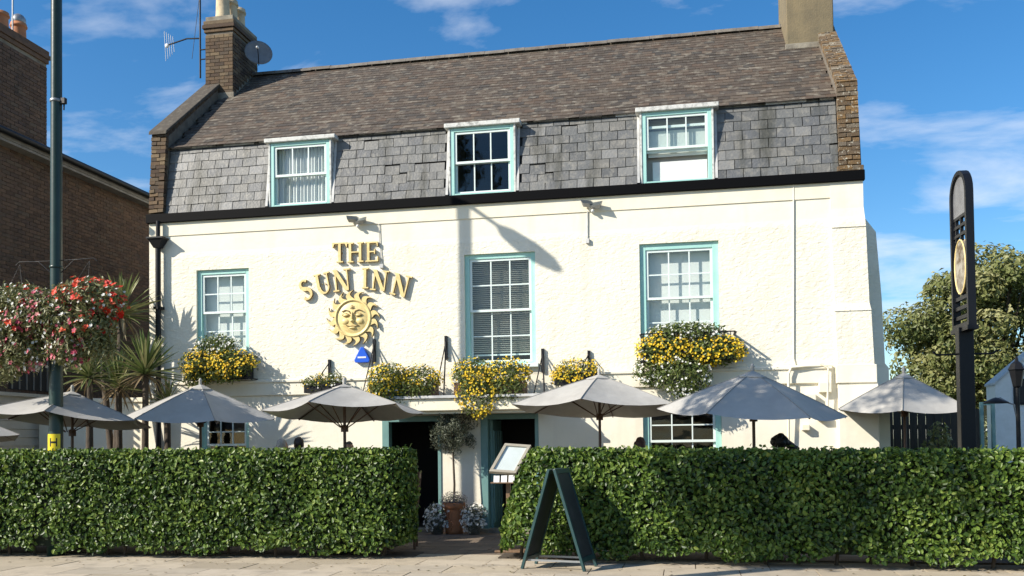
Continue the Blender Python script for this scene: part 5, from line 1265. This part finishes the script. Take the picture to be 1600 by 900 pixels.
# ================================================================== chairs, table behind the left hedge
def chair(loc, rz, label):
    r = empty('wooden_chair', loc, label, 'chair', 'wooden patio chairs', rz=rz)
    MB().box(-.22, .22, -.21, .21, .43, .46).build('seat', M['wood'], r, bevel=.008)
    for x in (-.2, .2):
        MB().tube([(x, -.19, 0), (x, -.19, .43)], [.018, .022], 8).build('leg', M['wood_dark'], r)
        MB().tube([(x, .20, 0), (x, .19, .45), (x, .27, 1.16)], [.02, .022, .018], 8).build('leg', M['wood_dark'], r)
        MB().box(x - .01, x + .01, -.18, .18, .2, .23).build('stretcher', M['wood_dark'], r)
    for z, y in ((1.10, .262), (.80, .232)): MB().box(-.19, .19, y - .012, y + .012, z - .05, z + .04).build('back_rail', M['wood'], r, bevel=.006)
    for k in range(4): MB().tube([(-.12 + .08 * k, .195, .46), (-.12 + .08 * k, .255, 1.06)], .009, 6).build('back_spindle', M['wood_dark'], r)
    return r
p = G(640, 856); chair((p.x - .10, -2.55, 0), radians(-78), 'wooden chair at the right end of the left hedge')
chair((-5.25, -2.55, 0), radians(84), 'wooden chair further behind the left hedge, left of the table')
tb = empty('patio_table', (-4.75, -2.45, 0), 'square wooden table behind the end of the left hedge', 'table')
MB().box(-.34, .34, -.34, .34, .70, .735).build('tabletop', M['wood'], tb, bevel=.006)
for x in (-.29, .29):
    for y in (-.29, .29): MB().box(x - .025, x + .025, y - .025, y + .025, 0, .70).build('leg', M['wood_dark'], tb)

# ================================================================== people behind the hedges
def loft(m, pts, n=12):
    """pts: (centre, rx, ry) rings stacked along a path"""
    vs = []; cs = [Vector(p[0]) for p in pts]
    for i, (c, rx, ry) in enumerate(pts):
        t = (cs[min(i + 1, len(cs) - 1)] - cs[max(i - 1, 0)]).normalized(); ax = Vector((1, 0, 0))
        if abs(t.x) > .8: ax = Vector((0, 0, 1))
        b_ = t.cross(ax).normalized(); a_ = b_.cross(t).normalized()
        for k in range(n): q = 2 * pi * k / n; vs.append(Vector(c) + a_ * rx * cos(q) + b_ * ry * sin(q))
    fs = [(i * n + k, i * n + (k + 1) % n, (i + 1) * n + (k + 1) % n, (i + 1) * n + k) for i in range(len(pts) - 1) for k in range(n)] + [tuple(reversed(range(n))), tuple((len(pts) - 1) * n + k for k in range(n))]
    m.add(vs, fs, True)
def person(loc, rz, top, label, hair_col, shirt_col, trouser_col, style='short', lean=0.0):
    r = empty('person', loc, label, 'person', rz=rz); s = top / 1.74
    hm = mat('hair', hair_col, .55, col2=tuple(c * .6 for c in hair_col), nscale=40, bump=.4, bscale=90, aniso=(3, 3, .6)); sm = mat('shirt', shirt_col, .85, col2=tuple(c * .8 for c in shirt_col), nscale=5, bump=.3, bscale=12); tm = mat('trousers', trouser_col, .85, bump=.3, bscale=20)
    hf = lean                                   # head moves forward (-y) as the figure leans
    def S(x, y, z):
        k = max(0, z - .95) / .75; return (x * s, (y - hf * k) * s, (z - abs(hf) * .25 * k) * s)
    b = MB()
    L = lambda pts: loft(b, [(S(*p[0]), p[1] * s, p[2] * s) for p in pts])
    L([((0, 0, .92), .155, .11), ((0, 0, 1.05), .145, .10), ((0, 0, 1.22), .16, .11), ((0, 0, 1.36), .185, .105), ((0, .01, 1.43), .14, .08), ((0, .01, 1.47), .065, .06)])
    L([((0, .012, 1.42), .062, .062), ((0, .005, 1.50), .055, .057), ((0, 0, 1.55), .058, .062)])
    c = Vector(S(0, -.005, 1.625)); b.ellipsoid(c, (.074 * s, .093 * s, .115 * s)); b.ellipsoid(Vector(S(0, -.03, 1.57)), (.055 * s, .062 * s, .062 * s))
    b.ellipsoid(Vector(S(0, -.102, 1.605)), (.014 * s, .02 * s, .028 * s), 8, 6)
    for x in (-1, 1):
        b.ellipsoid(Vector(S(x * .076, .008, 1.61)), (.010 * s, .020 * s, .032 * s), 8, 6)
        L([((x * .16, .01, 1.39), .055, .055), ((x * .215, .02, 1.25), .046, .046), ((x * .235, .03, 1.11), .038, .038), ((x * .235, -.03, .97), .033, .033), ((x * .23, -.09, .86), .025, .025)])
        L([((x * .23, -.085, .875), .022, .034), ((x * .23, -.11, .82), .018, .042), ((x * .23, -.125, .775), .013, .038)])
        for f in range(4):
            fy = -.155 + f * .022; fl = (.055, .07, .075, .06)[f]; L([((x * .23, fy, .79), .009, .009), ((x * .228, fy - .006, .79 - fl * .6), .008, .008), ((x * .222, fy - .002, .79 - fl), .006, .006)])
        L([((x * .225, -.135, .84), .010, .010), ((x * .215, -.165, .81), .009, .009), ((x * .21, -.175, .775), .007, .007)])
        L([((x * .085, 0, .95), .09, .10), ((x * .10, -.01, .72), .075, .08), ((x * .105, -.015, .50), .055, .06), ((x * .11, .015, .30), .05, .056), ((x * .11, .02, .09), .036, .04)])
        L([((x * .11, .05, .045), .036, .042), ((x * .115, -.06, .035), .042, .034), ((x * .12, -.15, .025), .036, .022)])
    o = b.build('body', M['skin'], r); rm = o.modifiers.new('remesh', 'REMESH'); rm.mode = 'VOXEL'; rm.voxel_size = .011; rm.use_smooth_shade = True
    e = MB()
    for x in (-1, 1): e.ellipsoid(Vector(S(x * .030, -.088, 1.63)), (.011 * s, .007 * s, .008 * s), 8, 6)
    e.build('eyes', M['black'], r); m = MB(); m.ellipsoid(Vector(S(0, -.088, 1.565)), (.024 * s, .008 * s, .006 * s), 8, 6); m.build('mouth', mat('lips', (.36, .14, .11), .5), r)
    # hair: a cap of many locks
    h = MB(); hc = Vector(S(0, .012, 1.645)); h.ellipsoid(hc, (.083 * s, .098 * s, .112 * s), 18, 12)
    h.v = [((v[0]), (v[1] if v[2] > hc.z + .03 * s else max(v[1], hc.y - .035 * s)), v[2]) for v in h.v]
    if style == 'long':
        loft(h, [((hc.x, hc.y + .03 * s, hc.z + .02 * s), .09 * s, .075 * s), ((hc.x, hc.y + .06 * s, hc.z - .10 * s), .105 * s, .06 * s), ((hc.x, hc.y + .07 * s, hc.z - .26 * s), .10 * s, .045 * s), ((hc.x, hc.y + .07 * s, hc.z - .36 * s), .05 * s, .02 * s)])
    if style == 'big':
        for k in range(44):
            d = unit(RNG.normal(0, 1, (1, 3)))[0]; d[2] = d[2] * .95 - .25; d[1] = d[1] * .8 + .35
            h.ellipsoid(hc + Vector((d[0], d[1], d[2] * .75)) * .09 * s, (.055 * s, .055 * s, .045 * s), 8, 6)
        for k in range(5): h.ellipsoid(hc + Vector((-.77, -.64, 0)) * (.06 + .035 * k) * s + Vector((0, 0, -.015 - .028 * k)) * s, (.07 * s, .07 * s, .05 * s), 8, 6)
    o = h.build('hair', hm, r); rm = o.modifiers.new('remesh', 'REMESH'); rm.mode = 'VOXEL'; rm.voxel_size = .010; rm.use_smooth_shade = True
    tx = bpy.data.textures.new('locks', 'CLOUDS'); tx.noise_scale = .03; dm = o.modifiers.new('locks', 'DISPLACE'); dm.texture = tx; dm.strength = .022 * s
    b = MB(); g = 1.10
    L([((0, 0, .84), .175, .128), ((0, 0, 1.05), .163, .118), ((0, 0, 1.22), .178, .125), ((0, 0, 1.36), .20, .118), ((0, .01, 1.435), .15, .092), ((0, .01, 1.465), .078, .072)])
    for x in (-1, 1): L([((x * .15, .01, 1.39), .072, .07), ((x * .215, .02, 1.25), .060, .060), ((x * .237, .03, 1.11), .052, .052), ((x * .237, -.03, .97), .044, .044), ((x * .233, -.075, .885), .036, .036)])
    o = b.build('shirt', sm, r); rm = o.modifiers.new('remesh', 'REMESH'); rm.mode = 'VOXEL'; rm.voxel_size = .013; rm.use_smooth_shade = True
    b = MB()
    L([((0, 0, .99), .162, .122), ((0, 0, .86), .18, .13), ((0, 0, .80), .17, .12)])
    for x in (-1, 1):
        L([((x * .085, 0, .93), .10, .112), ((x * .10, -.01, .72), .086, .092), ((x * .107, -.015, .50), .07, .075), ((x * .11, .012, .30), .066, .07), ((x * .11, .02, .07), .056, .062)])
    o = b.build('trousers', tm, r); rm = o.modifiers.new('remesh', 'REMESH'); rm.mode = 'VOXEL'; rm.voxel_size = .014; rm.use_smooth_shade = True
    for x in (-1, 1): MB().ellipsoid((x * .118 * s, -.055 * s, .045), (.05 * s, .135 * s, .045)).build('shoe', M['black'], r)
def ppl(px, py, Y, rz, *a, **k):
    t = P(px, py, Y); person((t.x, Y, 0.001), rz, t.z, *a, **k)
ppl(467, 684, -1.9, radians(200), 'person with short dark brown hair beside the pale-haired person, below the sun emblem', (.035, .018, .010), (.20, .22, .26), (.04, .05, .08))
ppl(441, 687, -2.3, radians(150), 'person with pale grey hair, leftmost head over the left hedge', (.52, .44, .36), (.55, .52, .46), (.10, .09, .08))
ppl(545, 691, -2.2, radians(30), 'person with low dark grey hair by the pole of the middle-left parasol', (.075, .068, .058), (.12, .16, .14), (.05, .05, .06))
ppl(1001, 684, -1.7, radians(160), 'person with reddish brown hair in front of the right ground floor window', (.085, .032, .018), (.30, .10, .09), (.05, .06, .09), style='long')
ppl(1217, 677, -2.35, radians(140), 'person with a mass of black hair leaning forward below the right parasol', (.010, .008, .008), (.035, .033, .035), (.03, .03, .035), style='big', lean=.06)

# ================================================================== pub sign on its post
def pub_sign():
    b = P(1511, 690, -2.75); r = empty('pub_sign', (b.x, -2.75, 0), 'tall black pub sign with arched frame turned almost edge on, on a square post', 'sign', rz=radians(-88))
    top = P(1496, 268, -2.75).z; zb = P(1508, 512, -2.75).z; W_ = .34
    MB().box(-.085, .085, -.095, .095, 0, zb).build('post', M['sign_black'], r, bevel=.01)
    def arch(w_, z0, z1, n=12): return [(-w_, z0), (w_, z0)] + [(w_ * cos(pi * k / n), z1 - w_ + w_ * 1.0 * sin(pi * k / n)) for k in range(n + 1)]
    o, i = arch(W_, zb, top), arch(W_ - .055, zb + .055, top - .055); n = len(o); m = MB()
    vs = [(x, -.05, z) for x, z in o] + [(x, -.05, z) for x, z in i] + [(x, .05, z) for x, z in o] + [(x, .05, z) for x, z in i]; fs = []
    for k in range(n):
        j = (k + 1) % n; fs += [(k, j, n + j, n + k), (2 * n + k, 3 * n + k, 3 * n + j, 2 * n + j), (k, 2 * n + k, 2 * n + j, j), (n + k, n + j, 3 * n + j, 3 * n + k)]
    m.add(vs, fs).build('frame', M['sign_black'], r)
    z1 = top - .055; zA = top - .62
    ip = [(x, z) for x, z in arch(W_ - .058, zA, top - .058)]
    MB().prism(ip, -.015, .015, 'y').build('arch_panel', M['dish'], r)
    for z in (zA - .02, zA - .14, zA - .26): MB().box(-W_ + .055, W_ - .055, -.025, .025, z, z + .04).build('cross_bar', M['sign_black'], r)
    zP0, zP1 = zb + .46, zA - .32
    for x in (-.2, 0, .2): MB().box(x - .02, x + .02, -.02, .02, zP1 - .002, zA - .021).build('hanger', M['sign_black'], r)
    # painted board with a gilded edge, hung between the bars
    n = 20; pp = [(.22 * cos(2 * pi * k / n), (zP0 + zP1) / 2 + (zP1 - zP0) / 2 * sin(2 * pi * k / n)) for k in range(n)]
    MB().prism(pp, -.03, .03, 'y').build('picture_board', M['sign_art'], r)
    pts = [(x * 1.02, -.032, (z - (zP0 + zP1) / 2) * 1.01 + (zP0 + zP1) / 2) for x, z in pp]; pts.append(pts[0]); g = MB().tube(pts, .011, 5); g.tube([(a, .032, c) for a, _, c in pts], .011, 5); g.build('gilt_edge', M['gold'], r)
    for k in range(3):
        z = zb + .12 + .13 * k; MB().box(-W_ + .055, W_ - .055, -.025, .025, z, z + .05).build('cross_bar', M['sign_black'], r)
    MB().box(-.03, .03, -.02, .02, zb + .43, zP0 + .03).build('hanger', M['sign_black'], r)
    MB().box(-W_ - .02, W_ + .02, -.07, .07, zb - .06, zb + .002).build('cap_rail', M['sign_black'], r, bevel=.006)
    za = P(1510, 553, -2.75).z
    for s in (-1, 1):
        m = MB(); Ri = Matrix.Rotation(radians(88), 3, 'Z'); pt = [Ri @ Vector((s * x, 0, z)) for x, z in ((.09, za), (.25, za - .005), (.36, za + .0), (.40, za + .04))]; m.tube(pt, .014, 6)
        m.build('basket_hook', M['sign_black'], r)
pub_sign()

# ================================================================== trees and things beyond the inn on the right
def tree(name, base, trunk_h, clumps, nleaf, lsize, lm, label, cat='tree', tr=.18, group=None):
    r = empty(name, base, label, cat, group); o = Vector(base)
    MB().tube([(0, 0, -.1), (.05, 0, trunk_h * .5), (0, .05, trunk_h)], [tr, tr * .85, tr * .7], 10).build('trunk', M['bark'], r)
    ds = []; tot = sum(c[1][0] * c[1][1] * c[1][2] for c in clumps) ** 1
    for i, (c, rad) in enumerate(clumps):
        q = Vector(c); 
        if i % 3 == 0 or i < 10: MB().tube([(0, 0, trunk_h * .8), tuple(q * .45 + Vector((0, 0, trunk_h * .55))), tuple(q)], [tr * .4, tr * .25, .012], 6).build('limb', M['bark'], r)
        n = int(nleaf * rad[0] * rad[1] * rad[2] / tot); p, nn = rand_in_ellipsoid(n, c, rad, .75); p += RNG.normal(0, rad[0] * .1, p.shape)
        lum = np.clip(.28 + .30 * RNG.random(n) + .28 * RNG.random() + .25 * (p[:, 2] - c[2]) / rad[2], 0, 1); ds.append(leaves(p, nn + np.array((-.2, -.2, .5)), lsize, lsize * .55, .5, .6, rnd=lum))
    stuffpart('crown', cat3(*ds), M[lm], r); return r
def right_side():
    # broad-leaved tree behind the right end
    Yt = 24.0; c = P(1560, 560, Yt); cl = []
    R = np.random.default_rng(5)
    cz = P(1555, 548, Yt).z
    for k in range(150):
        d = unit(R.normal(0, 1, (1, 3)))[0]; k2 = R.uniform(.5, 1.0)
        cl.append(((d[0] * 4.0 * k2, d[1] * 3.4 * k2, cz + d[2] * 4.0 * k2), (R.uniform(.55, .95),) * 2 + (R.uniform(.45, .75),)))
    tree('broadleaf_tree', (c.x, Yt, 0), 3.0, cl, 44000, .21, 'leaf_tree', 'olive green leafy tree behind the pub sign at the right', tr=.3)
    # dark slatted fence behind the last parasol
    a, b = P(1384, 690, 1.5).x, P(1490, 690, 1.5).x + .4
    r = empty('timber_fence', (a, 1.5, 0), 'dark timber fence under the last parasol beyond the inn', 'fence')
    x = 0; z1 = P(1430, 640, 1.5).z
    bd = MB().box(0, .13, 0, .022, 0, z1).mesh('fence_board'); bd.materials.append(M['fence'])
    while x < b - a: put('fence_board', bd, r, (x, random.uniform(-.006, .006), random.uniform(-.02, .01))); x += .138
    for z in (.4, z1 - .35): MB().box(0, b - a, .03, .07, z, z + .08).build('rail', M['fence'], r)
    for x in (0.05, (b - a) / 2, b - a - .1): MB().box(x, x + .09, .071, .16, 0, z1 + .05).build('post', M['fence'], r)
    q = P(1466, 690, .9); s = empty('yellow_shrub', (q.x, .9, 0), 'yellow green climbing shrub between the last parasol and the sign post', 'shrub')
    MB().tube([(0, 0, 0), (.03, .05, .8), (0, 0, 1.5)], [.03, .025, .015], 6).build('stem', M['bark'], s)
    p, nn = rand_in_ellipsoid(520, (0, 0, 1.15), (.28, .2, .72), .3); stuffpart('foliage', leaves(p, nn, .10, .06, .5, .6, rnd=.4 + .6 * RNG.random(520)), M['leaf_tree'], s)
    # glazed porch strip beside the sign post
    x0, x1 = P(1533, 690, .2).x, P(1556, 690, .2).x; zt = P(1545, 628, .2).z
    g = empty('glazed_screen', (x0, .2, 0), 'narrow glazed screen with pale green frame right of the sign post', 'screen')
    MB().box(0, .05, 0, .06, 0, zt).build('frame_post', M['teal_dark'], g); MB().box(x1 - x0 - .05, x1 - x0, 0, .06, 0, zt).build('frame_post', M['teal_dark'], g)
    for z in (.02, zt * .5, zt - .05): MB().box(.05, x1 - x0 - .05, 0, .06, z, z + .05).build('frame_rail', M['teal_dark'], g)
    for z0, z1_ in ((.07, zt * .5), (zt * .5 + .05, zt - .05)): MB().add([(.05, .03, z0), (x1 - x0 - .05, .03, z0), (x1 - x0 - .05, .03, z1_), (.05, .03, z1_)], [(0, 1, 2, 3)]).build('pane', M['glass'], g)
    # white outbuilding at the right edge
    Yo = 5.0; xa = P(1556, 640, Yo).x; zl = P(1557, 600, Yo).z; zh = P(1600, 562, Yo).z; xb = xa + 4.2
    hb = empty('white_outbuilding', (xa, Yo, 0), 'white rendered building with pitched roof at the right picture edge', 'building')
    sl = (zh - zl) / (P(1600, 562, Yo).x - xa)
    MB().prism([(0, 0), (4.2, 0), (4.2, zl), (2.1, zl + 2.1 * sl), (0, zl)], 0, .6, 'y').build('wall', M['white'], hb)
    m = MB()
    for s in (0, 1):
        a_, b_ = ((-.03, zl - .03 * sl), (2.1, zl + 2.1 * sl)) if s == 0 else ((2.1, zl + 2.1 * sl), (4.32, zl - .12 * sl))
        m.prism([(a_[0], a_[1] + .003), (b_[0], b_[1] + .003), (b_[0], b_[1] + .05), (a_[0], a_[1] + .05)], -.04, .62, 'y')
    m.build('roof', M['lead'], hb)
    wd = MB().box(.35, .85, -.03, .03, zl - .45, zl + .1).build('window', M['sign_black'], hb); MB().box(.40, .80, -.034, -.031, zl - .40, zl + .05).build('pane', M['room'], wd)
    # black lantern on a swan-neck post
    q = P(1592, 700, -1.2); l = empty('garden_lantern', (q.x, -1.2, 0), 'black lantern post with curved arms at the right edge', 'lamp')
    zt = P(1592, 606, -1.2).z; MB().tube([(0, 0, 0), (0, 0, zt - .0)], [.04, .03], 10).build('post', M['iron'], l)
    MB().lathe([(.03, 0), (.06, .02), (.11, .26), (.13, .27), (.08, .36), (.03, .40), (.02, .46), (0, .47)], (0, 0, zt), 6, False).build('lantern_frame', M['iron'], l)
    a_ = P(1556, 624, -1.2); dx = a_.x - q.x; dz = a_.z
    MB().tube([(0, 0, zt - .55), (-.05, 0, zt - .25), (dx * .45, 0, dz - .05), (dx * .8, 0, dz + .02), (dx, 0, dz)], .014, 6).build('curved_arm', M['grey_metal'], l)
    MB().lathe([(.0, .07), (.04, .06), (.17, .0), (.18, -.02), (0, -.015)], (dx, 0, dz - .04), 16).build('shade', M['iron'], l)
right_side()

# street tree left of and behind the photographer: its shade reaches the right-hand hedge and parasols
def street_tree():
    hz = Vector((-sin(SUN_AZ), -cos(SUN_AZ), 0)); pr = Vector((cos(SUN_AZ), -sin(SUN_AZ), 0)); T = 12.0
    c = pr * 4.1 + hz * T + Vector((0, 0, 1.9 + T * tan(SUN_EL))); R = np.random.default_rng(9); cl = []
    for k in range(46):
        d = unit(R.normal(0, 1, (1, 3)))[0] * R.uniform(.3, 1.0); q = pr * d[0] * 1.55 + hz * d[1] * 1.5
        cl.append(((q.x, q.y, c.z + d[2] * 2.5), (R.uniform(.35, .6),) * 3))
    for k in range(7):
        q = pr * (-1.45 + R.uniform(-.35, .5)) + hz * R.uniform(-.5, .5); cl.append(((q.x, q.y, c.z + 2.05 + R.uniform(-.5, .5)), (.4,) * 3))
    tree('street_tree', (c.x, c.y, -.1), c.z - 1.6, cl, 12000, .14, 'leaf_street', 'street tree outside the picture, left of the photographer', tr=.2)
street_tree()

# fallen leaves and grit along the foot of the hedges
def litter():
    n = 240; x = RNG.uniform(-12, 5.5, n); y = -4.35 - RNG.random(n) ** 3 * 1.3; k = ~((x > -3.9) & (x < -2.6) & (y > -4.4)); x, y = x[k], y[k]
    p = np.stack([x, y, np.full(len(x), .008)], 1); o = link('fallen_leaves', np_mesh('fallen_leaves', *leaves(p, np.tile((0, 0, 1.0), (len(p), 1)), .05, .028, 0, .12, .15)), M['litter'])
    tag(o, 'scattered dry leaves along the foot of the hedges', 'leaves', kind='stuff')
M['litter'] = leafm('dry_leaf', [(0.10, 0.065, 0.03), (0.18, 0.12, 0.05), (0.10, 0.12, 0.03)])
litter()
